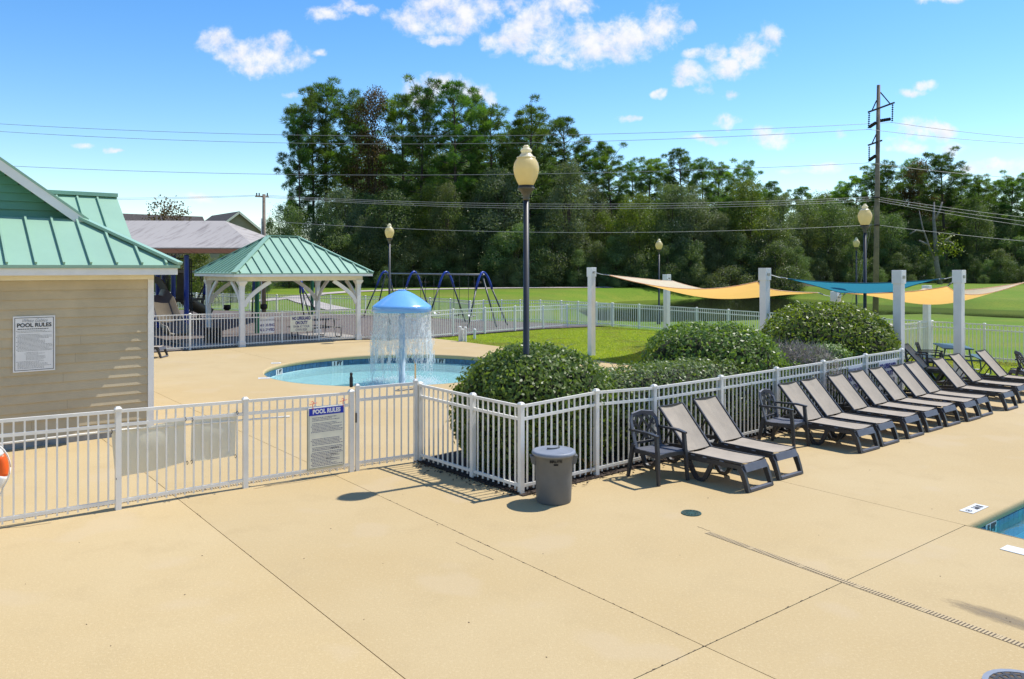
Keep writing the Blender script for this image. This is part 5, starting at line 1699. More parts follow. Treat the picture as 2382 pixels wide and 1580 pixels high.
def sail(label, corners, mat_, sag, posts, hem=0.085, n=22, es=(.08, .08, .08, .08)):
    """corners in order round the sail"""
    c = [Vector(p) for p in corners]
    tri = len(c) == 3
    vs = []
    if tri: c = [c[0], c[1], c[2], c[2].lerp(c[0], 0.5)]
    for j in range(n + 1):
        for i in range(n + 1):
            s, t = i / n, j / n
            s2 = s + hem * 4 * t * (1 - t) * (1 - 2 * s); t2 = t + hem * 4 * s * (1 - s) * (1 - 2 * t)
            p = (c[0] * (1 - s2) + c[1] * s2) * (1 - t2) + (c[3] * (1 - s2) + c[2] * s2) * t2
            e = 16 * s * (1 - s) * t * (1 - t)
            edge = 4 * s * (1 - s) * (es[0] * (1 - t) ** 2 + es[2] * t * t) + 4 * t * (1 - t) * (es[1] * s * s + es[3] * (1 - s) ** 2)
            p.z -= sag * e + edge
            vs.append(p)
    k = len(vs)
    vs2 = [v - Z * .006 for v in vs]
    fs = [(j * (n + 1) + i, j * (n + 1) + i + 1, (j + 1) * (n + 1) + i + 1, (j + 1) * (n + 1) + i) for j in range(n) for i in range(n)]
    t = thing('shade_sail', label, 'shade sail', sum(c, Vector()) / 4, 0, 'shade sails over the lawn')
    part('sail_cloth', MB().add(vs, fs), mat_, t, world=True, smooth=True, fix=False)
    ring = [vs[i] for i in range(n + 1)] + [vs[(j + 1) * (n + 1) + n] for j in range(n)] + [vs[n * (n + 1) + n - 1 - i] for i in range(n)] + [vs[(n - 1 - j) * (n + 1)] for j in range(n - 1)]
    part('hem', MB().tube(ring + [ring[0]], .014, 5, cap=False), mat_, t, world=True, smooth=True)
    cs = [c[0], c[1], c[2]] + ([] if tri else [c[3]])
    for q, pk in zip(cs, posts):
        if pk is None: continue
        o, h = SP[pk]
        top = o.location + Z * (h - .165)
        d = (q - top); d.z = 0
        a = top + d.normalized() * .13
        m_ = a.lerp(q, .5)
        part('tension_rope', MB().tube([a, m_ - Z * .02, q], .011, 5), M_ROPEW, t, world=True)
        part('turnbuckle', MB().tube([a.lerp(q, .62) - Z * .015, a.lerp(q, .9)], [.02, .02], 6), M_STEEL, t, world=True)
    return t


def tip(pk, px, py, Y):
    return at(px, py, Y)


sail('sand yellow shade sail at the left, its pale upper face showing', [at(1418, 640.5, 26.6), at(1566, 654, 29.8), at(1903, 681, 24.9), at(1762, 655, 21.9)], M_SAND, 0.34, (1, 2, 4, 3), es=(.03, .25, .10, .30))
sail('teal blue shade sail between the two sand yellow ones', [at(1832, 648.5, 21.3), at(2184, 649.5, 20.3), at(2079, 679.5, 22.3), at(1957, 681, 24.4)], M_TEAL, 0.13, (3, 6, None, 4), hem=0.06, es=(.09, .02, .02, .04))
sail('sand yellow shade sail at the right, running out of the photo', [at(1969, 682, 24.2), at(2150, 671, 26.4), at(2384, 657, 21.6), at(2204, 666, 20.6)], M_SAND, 0.34, (4, 7, 8, 6), es=(.15, .12, .26, .08))
solo('tie_rope', MB().tube([at(1965, 682, 24.6), at(1957, 700, 24.6), at(1952, 712, 24.6)], .009, 5), pm('yellow_rope', (0.55, 0.42, 0.06), 0.8), 'loose yellow rope hanging from the short sail post behind the bush', 'rope')

# ================================================================== PLAYGROUND
cl = thing('playground_climber', 'blue posted playground climber with tan slides behind the pool house', 'playground', G(420, 771))
def pg(x, y, Y): return at(x, y, Y)
for px, Y, yt in ((433.7, 37.2, 595), (403, 39.0, 597), (367, 39.4, 600), (380, 41.5, 604), (345, 37.5, 596)):
    X = (px - CX) * Y / FPX; h = zat(yt, Y)
    part('post', MB().lathe([(0.115, 0), (0.115, h - .05), (0.125, h - .05), (0.125, h), (0.05, h + .05)], 12, c=(X, Y, 0)), M_BLUEPOST, cl, world=True, smooth=False)
PX0, PX1 = pg(360, 700, 39).x, pg(434, 700, 38).x
part('platform', MB().box(PX0 - 1.6, PX1 - .12, 38.0, 40.6, 1.34, 1.44), M_BLACK, cl, world=True)
part('arch_panel', MB().ribbon([pg(362 + 26 * math.cos(a) - 4, 694 - 44 * math.sin(a), 38.0) for a in np.linspace(0.0, math.pi, 14)], 0.12, 0.30, (0, 1, 0)), M_TANPLASTIC, cl, world=True)
for i in range(7):
    x = pg(386 + i * 2.4, 660, 38.6).x
    part('baluster', MB().bar((x, 38.3, 1.45), (x, 38.3, 2.6), .022, .022), M_BLACK, cl, world=True)
part('barrier_panel', MB().box(pg(412, 660, 39.5).x, pg(430, 660, 39.5).x, 39.45, 39.52, 1.4, 2.9), M_BROWNPANEL, cl, world=True)
part('roof_panel', MB().box(pg(406, 630, 40).x, pg(456, 630, 40).x, 39.3, 40.8, 2.72, 2.86), M_CONC, cl, world=True)


def chute(pts, w, hgt_, name='slide'):
    mb = MB(); vs, fs = [], []
    P = [Vector(p) for p in pts]
    for i, p in enumerate(P):
        d = (P[min(i + 1, len(P) - 1)] - P[max(i - 1, 0)]).normalized()
        s = d.cross(Z).normalized(); u_ = s.cross(d)
        for a, b in ((-w / 2 - .05, hgt_), (-w / 2, hgt_ + .02), (-w * .36, .03), (0, 0), (w * .36, .03), (w / 2, hgt_ + .02), (w / 2 + .05, hgt_), (w * .4, -.05), (0, -.08), (-w * .4, -.05)):
            vs.append(p + s * a + u_ * b)
    n = 10
    for i in range(len(P) - 1):
        for k in range(n):
            a, b = i * n + k, i * n + (k + 1) % n
            fs.append((a, b, b + n, a + n))
    fs += [tuple(range(n)), tuple(range(len(vs) - 1, len(vs) - n - 1, -1))]
    part(name, mb.add(vs, fs), M_TANPLASTIC, cl, world=True, smooth=True)


chute([pg(352, 688, 37.6), pg(366, 692, 36.2), pg(378, 708, 34.8), pg(386, 733, 33.6), pg(394, 756, 32.4), pg(404, 772, 31.4), pg(417, 777, 30.6)], 0.85, .30)
chute([pg(402, 684, 41.0), pg(418, 690, 41.2), pg(431, 704, 41.5), pg(447, 716, 41.9), pg(462, 724, 42.3), pg(480, 731, 42.8)], 0.8, .30, 'slide')
for x in (440.5, 444.5):
    part('climbing_pole', MB().tube([pg(x, 601, 37.6), pg(x + 1, 680, 37.5), pg(x + 2.5, 735, 37.4)], .03, 6), M_BLACK, cl, world=True)
for y in (620, 654, 687, 703, 719):
    part('rung', MB().tube([pg(437, y, 37.5), pg(453, y + 0.5, 37.5)], .022, 6), M_BLACK, cl, world=True)
part('top_bar', MB().tube([pg(403, 601, 38.8), pg(434, 601, 37.4)], .035, 6), M_BLACK, cl, world=True)
part('strut', MB().tube([pg(404, 722, 39), pg(413, 695, 40)], .03, 6), M_BLACK, cl, world=True)

# weathered canopy over the playground on green posts
cn = thing('shade_canopy', 'large weathered mauve hip canopy over the playground on dark green posts', 'canopy', G(598, 755))
K0 = at(598, 577.5, 36.0); K1 = at(726, 581, 49.0); ZEV = K0.z
e_r = (K1 - K0); e_r.z = 0; wdt = e_r.length; ev = e_r.normalized(); eu = Vector((-ev.y, ev.x, 0)) * 1.0
eu = Vector((ev.y, -ev.x, 0)); eu = -eu if eu.x > 0 else eu     # towards the left
Lc = 14.0
K0 = Vector((K0.x, K0.y, ZEV)); K1 = Vector((K1.x, K1.y, ZEV)); K2 = K1 + eu * Lc; K3 = K0 + eu * Lc
ins = 3.35; zrd = zat(514.5, 42.5)
Rr = (K0 + K1) / 2 + eu * ins; Rl = (K2 + K3) / 2 - eu * ins; Rr.z = Rl.z = zrd
def sagq(a, b, c, d, n=10, sg=.14):
    vs = []
    for j in range(n + 1):
        for i in range(n + 1):
            s, t = i / n, j / n
            p = (a * (1 - s) + b * s) * (1 - t) + (d * (1 - s) + c * s) * t
            p.z -= sg * 4 * t * (1 - t) * min(1, 6 * s * (1 - s)) + .10 * 4 * s * (1 - s) * (1 - t) * 0
            vs.append(p)
    return vs, [(j * (n + 1) + i, j * (n + 1) + i + 1, (j + 1) * (n + 1) + i + 1, (j + 1) * (n + 1) + i) for j in range(n) for i in range(n)]
for q in ((K3, K0, Rr, Rl), (K0, K1, Rr, Rr), (K1, K2, Rl, Rr), (K2, K3, Rl, Rl)):
    part('canopy_cloth', MB().add(*sagq(*q)), M_CANOPY, cn, world=True, smooth=True, fix=False)
part('hem', MB().tube([K0, K1, K2, K3, K0], .03, 5, cap=False), M_CANOPY, cn, world=True)
for q in (K0, K1, K2, K3):
    part('post', MB().lathe([(.10, 0), (.10, ZEV - .02)], 12, c=(q.x, q.y, 0)), M_GREENPOST, cn, world=True)
# streaks of dirt down the near slope
N_, L_n = M_CANOPY.node_tree.nodes, M_CANOPY.node_tree.links
ge_ = N_.new('ShaderNodeNewGeometry'); mp_ = N_.new('ShaderNodeMapping')
mp_.inputs['Rotation'].default_value = (0, 0, 0.45); mp_.inputs['Scale'].default_value = (2.6, 0.22, 0.22)
L_n.new(ge_.outputs['Position'], mp_.inputs[0])
nz2 = N_.new('ShaderNodeTexNoise'); nz2.inputs['Scale'].default_value = 1.6; nz2.inputs['Detail'].default_value = 7; nz2.inputs['Roughness'].default_value = .7
L_n.new(mp_.outputs[0], nz2.inputs['Vector'])
mr9 = N_.new('ShaderNodeMapRange'); mr9.inputs[1].default_value = .52; mr9.inputs[2].default_value = .72; mr9.inputs[4].default_value = .8
L_n.new(nz2.outputs[0], mr9.inputs[0])
mx9 = N_.new('ShaderNodeMix'); mx9.data_type = 'RGBA'; L_n.new(mr9.outputs[0], mx9.inputs[0])
mx9.inputs[6].default_value = (0.415, 0.385, 0.36, 1); mx9.inputs[7].default_value = (0.12, 0.10, 0.10, 1)
L_n.new(mx9.outputs[2], N_['Principled BSDF'].inputs['Base Color'])

def swing_set(label, ends, H, nbay, spread, group, seats, bucket=False):
    A, B = ends
    t = thing('swing_set', label, 'swing set', A, 0, group)
    D = (B - A); L = D.length; d = D.normalized(); s = Vector((-d.y, d.x, 0))
    part('top_bar', MB().tube([A + Z * H - d * .1, B + Z * H + d * .1], .045, 8), M_STEEL, t, world=True, smooth=True)
    for k in range(nbay + 1):
        p = A + d * L * k / nbay
        end = k in (0, nbay)
        out = (-d if k == 0 else d) * (.45 if end else 0)
        hood = []
        for q in np.linspace(-1, 1, 11):
            hood.append(p + s * (.50 * q * abs(q) ** .15) + out * (.25 * abs(q)) + Z * (H + .13 - .85 * abs(q) ** 2.2))
        part('hood', MB().tube(hood, .062, 8), M_BLUEPOST, t, world=True, smooth=True)
        for sg in (-1, 1):
            e = hood[-1] if sg > 0 else hood[0]
            f = p + s * sg * spread + out
            part('leg', MB().tube([e, Vector((f.x, f.y, 0))], .042, 8), M_LEG, t, world=True, smooth=True)
        if end:
            f = p + (-d if k == 0 else d) * 1.15
            part('leg', MB().tube([p + Z * (H - .1), Vector((f.x, f.y, 0))], .042, 8), M_LEG, t, world=True, smooth=True)
    for (fr, gap, zs, mm) in seats:
        c = A + d * L * fr
        for sg in (-1, 1):
            part('chain', MB().tube([c + d * gap * sg + Z * (H - .04), c + d * gap * sg * (.92) + Z * (zs + .05)], .012, 4), M_LEG, t, world=True)
        if bucket:
            mb = MB(); mb.lathe([(.10, 0), (.17, .06), (.20, .22), (.19, .30), (.165, .30), (.17, .22), (.13, .08)], 12, c=tuple(c + Z * zs), capb=True, capt=False)
            part('bucket_seat', mb, M_BLACK, t, world=True, smooth=True)
        else:
            pts = [c + d * gap * q + Z * (zs - .10 * (1 - q * q)) for q in np.linspace(-1, 1, 7)]
            part('belt_seat', MB().ribbon(pts, .14, .02, s), mm, t, world=True)
    return t


S0 = Vector(((1123 - CX) * 40.5 / FPX, 40.5, 0)); S1 = Vector(((896 - CX) * 48.3 / FPX, 48.3, 0))
swing_set('blue topped three bay swing set behind the mushroom fountain', (S0, S1), 2.62, 3, 1.25, 'swing sets',
          [(x, .27, .52, M_BLACK if i % 2 else M_PVC) for i, x in enumerate((.10, .235, .43, .57, .76, .90))])
S2 = Vector(((697 - CX) * 45.5 / FPX, 45.5, 0)); S3 = Vector(((480 - CX) * 43.5 / FPX, 43.5, 0))
swing_set('small swing set with black bucket seats seen through the pavilion', (S2, S3), 2.25, 2, 1.15, 'swing sets', [(.395, .2, .62, M_BLACK), (.785, .2, .62, M_BLACK)], bucket=True)

# ================================================================== POWER POLES AND LINES
PB = at(2036.5, 735, 49.0); PB.z = -.1
PT = at(2043.8, 198, 49.0)
pw = thing('power_pole', 'tall weathered timber power pole with insulator strings at the right', 'power pole', PB)
part('pole', MB().tube([PB, PB.lerp(PT, .5), PT], [.175, .145, .105], 12), M_WOODPOLE, pw, world=True, smooth=True)
def pp(x, y, dy=0.0): return at(x, y, 49.0 + dy)
part('cross_arm', MB().bar(pp(2020, 261, -.5), pp(2080, 239, .5), .09, .10), M_ARM, pw, world=True)
part('cross_arm', MB().bar(pp(2020, 338, -.5), pp(2051, 327, .1), .09, .09), M_ARM, pw, world=True)
part('brace', MB().bar(pp(2048, 215), pp(2070, 241, .4), .05, .05), M_ARM, pw, world=True)
part('brace', MB().bar(pp(2039, 234), pp(2029, 256, -.4), .05, .05), M_ARM, pw, world=True)
part('brace', MB().bar(pp(2038, 313), pp(2028.5, 334, -.4), .05, .05), M_ARM, pw, world=True)


def insul(p, q, n, r=.075):
    prof = []; L = (q - p).length
    for i in range(n):
        a = L * i / n
        prof += [(.018, a), (r, a + L / n * .35), (.018, a + L / n * .7)]
    mb = MB(); mb.lathe(prof, 10)
    M_ = Matrix.Translation(p) @ (q - p).to_track_quat('Z', 'Y').to_matrix().to_4x4()
    mb.v = [tuple(M_ @ Vector(v)) for v in mb.v]
    part('insulator', mb, M_BLACK, pw, world=True)


insul(pp(2022, 263, -.5), pp(2020.5, 300, -.5), 8)
insul(pp(2076.5, 243, .5), pp(2075.5, 284, .5), 8)
insul(pp(2022, 341, -.5), pp(2021.5, 378, -.5), 8)
insul(pp(2037, 286, -.1), pp(2022, 296, -.5), 6, .11)
insul(pp(2048, 281, .1), pp(2072, 277, .45), 6, .11)
insul(pp(2036, 363, -.1), pp(2022, 373, -.5), 6, .11)
for z in (6.4, 7.1):
    part('bracket', MB().bar(at(2036, 460 if z > 7 else 524, 48.8), at(2044, 460 if z > 7 else 524, 48.8), .4, .06), M_ARM, pw, world=True)
for e in (at(1975, 740, 52), at(1990, 742, 52)):
    part('guy_wire', MB().tube([pp(2036, 470), Vector((e.x, e.y, 0))], .012, 4), M_WIRELT, pw, world=True)

P3 = at(614, 452, 52.7)
sp_ = thing('power_pole', 'small timber distribution pole behind the pavilion and canopy', 'power pole', (P3.x, P3.y, -.05))
part('pole', MB().tube([(P3.x, P3.y, -.05), (P3.x, P3.y, P3.z)], [.14, .105], 12), M_WOODPOLE, sp_, world=True, smooth=True)
part('conduit', MB().tube([(P3.x - .14, P3.y - .05, 0), (P3.x - .14, P3.y - .05, P3.z - 1.6)], .035, 6), M_PVC, sp_, world=True)
part('cross_arm', MB().bar(at(595, 457, 52.2), at(624, 458, 53.2), .10, .10), M_WOODPOLE, sp_, world=True)
for x in (597, 603, 622):
    q = at(x, 456, 52.5)
    part('insulator', MB().lathe([(.03, 0), (.06, .03), (.03, .09), (.055, .12), (.03, .2)], 8, c=tuple(q)), M_BLACK, sp_, world=True)


def wire(label, P, Q, sag, r=.014, m=None, n=36):
    pts = [P.lerp(Q, i / n) - Z * (sag * 4 * (i / n) * (1 - i / n)) for i in range(n + 1)]
    solo('power_line', MB().tube(pts, r, 4, cap=False), m or M_WIRE, label, 'power line', group='power lines', fix=False)


LFT = lambda y: at(-130, y, 56.0)
RGT = lambda x, y: at(x, y, 44.0)
wire('top overhead power line from the tall timber pole to the left', at(2020.5, 301, 48.5), LFT(297), 1.02)
wire('uppermost power line, just above the second one, from the pole to the left', at(2075.5, 285, 49.5), LFT(280), .98)
wire('third overhead power line, lower than the upper pair, left of the tall pole', at(2021.5, 379, 48.5), LFT(378), .82)
wire('upper power line leaving the tall pole towards the right edge', at(2075.5, 285, 49.5), RGT(2700, 338), .25)
wire('second power line leaving the tall pole towards the right edge', at(2020.5, 301, 48.5), RGT(2700, 345), .25)
wire('third power line leaving the tall pole towards the right edge', at(2022, 379, 48.8), RGT(2700, 425), .3)
for i, (dy, lab) in enumerate(((0, 'highest strand of the pale cable bundle between the two poles'), (5, 'middle strand of the pale cable bundle between the two poles'), (10, 'lowest strand of the pale cable bundle between the two poles'))):
    wire(lab, at(2036, 458 + dy * .9, 48.9), at(614, 454 + dy * .5, 52.5), .52 + i * .05, .0105, M_WIRELT)
    wire(lab.replace('between the two poles', 'running right from the tall pole'), at(2036, 458 + dy * .9, 48.9), RGT(2750, 540 + dy * 3.0), .2, .0105, M_WIRELT)
    if i < 2: wire(lab.replace('between the two poles', 'left of the small pole'), at(600, 454 + dy * .4, 52.3), at(-200, 452 + dy, 58), .25, .0105, M_WIRELT)
wire('lowest pale cable strung between the two poles before the trees', at(2036, 523, 48.9), at(614, 514, 52.5), .62, .0115, M_WIRELT)
wire('lowest pale cable running right from the tall pole', at(2036, 523, 48.9), RGT(2700, 585), .15, .0115, M_WIRELT)

# ================================================================== HOUSE BEHIND
HP = at(554, 492, 80.0)
hb = Vector((HP.x, HP.y, 0.4))
ho = thing('house', 'khaki house with a dark shingled gable roof behind the canopy', 'house', hb, A0)
zp = HP.z - 0.4; hw, sl = 3.6, .78
ze_ = zp - hw * sl
part('wall', MB().add([(-hw + .3, 0, 0), (hw - .3, 0, 0), (hw - .3, 0, ze_ + .1), (0, 0, zp - .22), (-hw + .3, 0, ze_ + .1), (-hw + .3, 8, 0), (hw - .3, 8, 0), (hw - .3, 8, ze_ + .1), (0, 8, zp - .22), (-hw + .3, 8, ze_ + .1)],
                      [(0, 1, 2, 3, 4), (9, 8, 7, 6, 5), (0, 5, 6, 1), (1, 6, 7, 2), (2, 7, 8, 3), (3, 8, 9, 4), (4, 9, 5, 0)]), M_HOUSE, ho)
part('wall', MB().box(-16, -hw, 3.0, 10, 0, 5.2), M_HOUSE, ho)
for s in (-1, 1):
    pr = [(s * hw, -.35, ze_), (s * hw, 8.2, ze_), (0, 8.2, zp), (0, -.35, zp)]
    part('roof', MB().slab(pr if s > 0 else pr[::-1], .14), M_SHINGLE, ho)
    d = Vector((-s * hw, 0, hw * sl)).normalized()
    part('barge_board', MB().bar(Vector((s * hw, -.37, ze_ - .12)), Vector((0, -.37, zp - .12)), .04, .2), M_CREAM, ho)
zm = zat(506.5, 86) - .4
part('roof', MB().slab([(-16.4, 2.4, 5.0), (-1.5, 2.4, 5.0), (-1.5, 6.5, zm), (-16.4, 6.5, zm)], .14), M_SHINGLE, ho)
part('roof', MB().slab([(-16.4, 6.5, zm), (-1.5, 6.5, zm), (-1.5, 10.6, 5.0), (-16.4, 10.6, 5.0)], .14), M_SHINGLE, ho)
for x, y in ((-1.2, 0), (1.2, 0), (-8, 3.0), (-12, 3.0)):
    w = part('window', MB().box(x - .5, x + .5, y - .05, y - .005, 1.1, 2.6), M_TRIM, ho)
    part('pane', MB().box(x - .42, x + .42, y - .06, y - .051, 1.18, 2.52), M_BLACK, w)

# ================================================================== SHRUBS AND BED
M_LEAFGLOSS = leafmat('glossy_shrub_leaf', (0.078, 0.140, 0.028), (0.185, 0.265, 0.058), transl=0.34, rough=0.42, spec=0.34, tboost=1.5)
M_LEAFHEDGE = leafmat('hedge_leaf', (0.090, 0.140, 0.040), (0.195, 0.245, 0.080), transl=0.30, rough=0.42, spec=0.34, tboost=1.3)
M_LEAFLIME = leafmat('lime_shrub_leaf', (0.095, 0.165, 0.020), (0.225, 0.300, 0.040), transl=0.34, rough=0.42, spec=0.34, tboost=1.5)  # yellower green than the glossy shrub leaf
M_TWIG = pm('grey_dry_twigs', (0.36, 0.32, 0.28), 0.95, var=0.25, scale=8)
M_CORE = pm('light_block_core', (0.030, 0.034, 0.016), 1.0, var=0.2, scale=6)  # dark filler for the added cores that stop light passing through bushes
nrg = np.random.default_rng(11)


def nlump(d, seed, f=2.3):
    r = np.random.default_rng(seed); o = np.zeros(len(d))
    for k in range(5):
        w = r.normal(size=3) * f * (1 + .5 * k); o += np.sin(d @ w + r.uniform(0, 6)) / (1 + .5 * k)
    return o / 2.3


def shell_pts(n, ax, e, seed, lump=.07, zmin=-.05):
    r = np.random.default_rng(seed)
    d = r.normal(size=(n * 2, 3)); d[:, 2] = np.where(d[:, 2] < zmin * 2, -d[:, 2], d[:, 2])
    d = d[:n]
    d = d / np.linalg.norm(d, axis=1, keepdims=True)
    q = d / np.linalg.norm(d, axis=1, keepdims=True)
    s = (np.abs(q) ** e).sum(1) ** (-1 / e)
    s *= 1 + lump * nlump(q, seed)
    p = q * s[:, None] * np.array(ax)
    nrm = np.sign(q) * np.abs(q) ** (e - 1) / np.array(ax); nrm /= np.linalg.norm(nrm, axis=1, keepdims=True)
    return p, nrm


def leaves(p, nrm, L, asp, spread, seed):
    r = np.random.default_rng(seed); n = len(p)
    nn = nrm + r.normal(size=(n, 3)) * spread; nn /= np.linalg.norm(nn, axis=1, keepdims=True)
    a = np.cross(nn, r.normal(size=(n, 3))); a /= np.linalg.norm(a, axis=1, keepdims=True)
    b = np.cross(nn, a)
    l = (L * r.uniform(.65, 1.25, n))[:, None]
    V_ = np.stack([p - a * l * .5, p + b * l * asp * .5 - nn * l * .06, p + a * l * .5, p - b * l * asp * .5 - nn * l * .06], 1).reshape(-1, 3)
    F_ = np.arange(n * 4).reshape(n, 4)
    return V_, F_


def bush(name, label, P, ax, rz, m, n, L, seed, e=2.4, group=None, core=.86, lump=.07, zc=0.0):
    t = thing(name, label, 'shrub' if name != 'hedge' else 'hedge', P, rz, group)
    p, nr = shell_pts(n, ax, e, seed, lump, -1.0)
    depth = np.random.default_rng(seed + 1).normal(.012, .042, n)
    p = p - nr * depth[:, None]
    p[:, 2] += zc
    keep = p[:, 2] > 0.02
    V_, F_ = leaves(p[keep], nr[keep], L, .52, .62, seed + 2)
    part('foliage', np_mesh('foliage', V_, F_), m, t)
    # solid dark core added inside the leaves to block light
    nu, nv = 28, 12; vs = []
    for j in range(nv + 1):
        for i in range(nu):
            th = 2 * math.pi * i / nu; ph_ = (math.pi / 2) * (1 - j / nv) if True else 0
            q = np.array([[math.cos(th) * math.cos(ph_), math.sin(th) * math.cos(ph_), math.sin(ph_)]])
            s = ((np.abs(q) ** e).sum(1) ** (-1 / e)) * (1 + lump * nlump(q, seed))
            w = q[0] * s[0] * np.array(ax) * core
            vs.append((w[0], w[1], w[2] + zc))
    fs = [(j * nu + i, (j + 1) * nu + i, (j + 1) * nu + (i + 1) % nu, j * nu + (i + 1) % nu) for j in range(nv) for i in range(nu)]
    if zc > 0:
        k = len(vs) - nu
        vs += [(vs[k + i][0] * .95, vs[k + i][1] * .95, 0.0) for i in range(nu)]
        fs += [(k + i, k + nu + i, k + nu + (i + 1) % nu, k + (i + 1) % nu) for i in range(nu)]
    part('twigs_or_core', MB().add(vs, fs), M_CORE, t, smooth=True, fix=False)
    return t


def bedpt(s, o): return CORN[0] + U * s + V * o
B1 = G(1224, 1090)
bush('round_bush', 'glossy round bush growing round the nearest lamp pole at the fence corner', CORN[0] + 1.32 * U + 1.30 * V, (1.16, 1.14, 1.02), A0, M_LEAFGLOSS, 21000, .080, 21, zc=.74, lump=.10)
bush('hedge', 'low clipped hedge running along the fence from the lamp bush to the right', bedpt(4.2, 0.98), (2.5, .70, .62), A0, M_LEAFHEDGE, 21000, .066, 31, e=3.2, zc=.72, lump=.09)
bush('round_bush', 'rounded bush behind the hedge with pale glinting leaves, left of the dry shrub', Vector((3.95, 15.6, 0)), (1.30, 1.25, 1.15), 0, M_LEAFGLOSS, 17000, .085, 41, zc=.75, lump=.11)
bush('round_bush', 'largest yellow-green bush, right of the dry shrub', Vector((7.72, 19.4, 0)), (1.52, 1.45, 1.20), 0, M_LEAFLIME, 18000, .092, 51, zc=.80, lump=.11)
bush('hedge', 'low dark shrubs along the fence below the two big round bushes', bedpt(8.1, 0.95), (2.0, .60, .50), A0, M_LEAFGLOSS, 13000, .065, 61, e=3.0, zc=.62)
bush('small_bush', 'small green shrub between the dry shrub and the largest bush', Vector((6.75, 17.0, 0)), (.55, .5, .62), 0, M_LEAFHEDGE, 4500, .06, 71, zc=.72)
# dry shrub: bare grey twigs with a few leaves
t = thing('dry_bush', 'dry grey twiggy shrub between the two large green bushes', 'shrub', Vector((5.75, 16.2, 0)))
r_ = np.random.default_rng(5)
n = 5200
p, nr = shell_pts(n, (.85, .66, .74), 2.3, 5)
p[:, 2] += .70
p = p * (1 - np.abs(r_.normal(0, .12, n)))[:, None]
dr = nr * .7 + r_.normal(size=(n, 3)) * .8 + np.array([0, 0, .3]); dr /= np.linalg.norm(dr, axis=1, keepdims=True)
sd_ = np.cross(dr, r_.normal(size=(n, 3))); sd_ /= np.linalg.norm(sd_, axis=1, keepdims=True)
l = r_.uniform(.08, .26, n)[:, None]
V_ = np.stack([p - sd_ * .0055, p + sd_ * .0055, p + dr * l], 1).reshape(-1, 3)
part('twigs_or_core', np_mesh('twigs_or_core', V_, np.arange(n * 3).reshape(n, 3)), M_TWIG, t)
mb = MB(); mb.lathe([(.55, 0), (.68, .5), (.62, .95), (.35, 1.2), (0.0, 1.27)], 16, capt=False)
part('stems', mb, pm('grey_brown_stems', (.075, .065, .055), 1.0, var=.3, scale=9), t, smooth=True)
keep = (p[:, 2] > .75)
V_, F_ = leaves(p[keep][:700], nr[keep][:700], .05, .5, .7, 77)
part('foliage', np_mesh('foliage', V_, F_), M_LEAFLIME, t)

# mulch bed inside the fence
c0, m1 = F2P[0][0], CORN[0]
bl = [c0 + 0.0 * U - .06 * V, m1 - .10 * V - .02 * U, F2P[9][0] - .08 * V, F2P[9][0] + 2.9 * V - .2 * U, bedpt(7.0, 3.6), bedpt(3.3, 3.0), bedpt(1.4, 3.05), bedpt(-0.05, 2.75)]
bl = [m1 - .12 * V - .06 * U, F2P[9][0] - .10 * V, F2P[9][0] + 2.6 * V, bedpt(7.2, 3.7), bedpt(2.4, 3.3), bedpt(0.9, 2.55), c0 + .25 * U + .12 * V, c0 - .05 * U]
bm = fill2d([tuple(p[:2]) for p in bl])
bmesh.ops.triangulate(bm, faces=bm.faces)
bmesh.ops.subdivide_edges(bm, edges=bm.edges, cuts=3, use_grid_fill=True)
for v in bm.verts:
    v.co.z = 0.012 if v.is_boundary else 0.03 + .015 * math.sin(v.co.x * 9) * math.sin(v.co.y * 11)
tag(part('mulch_bed', bm_mesh(bm, 'mulch_bed'), M_MULCH), kind='structure')
mb = MB(); r_ = random.Random(8)
for _ in range(2600):                                    # loose bark chips, some strayed onto the deck
    s = r_.random()
    if s < .55: q = CORN[0] + uR * r_.uniform(-.05, 10.8) + V * (r_.gauss(.12, .14) - .04)
    elif s < .9:
        q = CORN[0].lerp(F2P[0][0], r_.random()) + U * (r_.gauss(.12, .14) - .02)
    else: q = CORN[0] + uR * r_.uniform(0, 10) - V * abs(r_.gauss(.0, .18))
    mb.obox((q.x, q.y, .012 + r_.uniform(0, .02)), (r_.uniform(.015, .05), r_.uniform(.006, .018), r_.uniform(.005, .012)), r_.uniform(0, 3.1))
tag(part('bark_chips', mb, M_MULCH, fix=False), kind='stuff')
wd_ = thing('weed', 'dry orange tipped weed sprouting at the fence foot right of the trash can', 'weed', G(1366, 1109))
mb = MB(); r_ = random.Random(4)
for _ in range(26):
    a = r_.uniform(0, 6.28); l = r_.uniform(.12, .36); b = r_.uniform(.05, .22)
    p0 = Vector((r_.uniform(-.03, .03), r_.uniform(-.03, .03), 0)); dx = Vector((math.cos(a), math.sin(a), 0)); w = Vector((-dx.y, dx.x, 0)) * .005
    p1 = p0 + dx * b * .4 + Z * l * .7; p2 = p0 + dx * b + Z * l * r_.uniform(.6, 1.05)
    mb.add([p0 - w, p0 + w, p1 + w, p1 - w, p2], [(0, 1, 2, 3), (3, 2, 4)])
part('blades', mb, pm('dry_grass_blade', (.20, .17, .04), .8, col2=(.32, .12, .02), scale=9), wd_, fix=False)

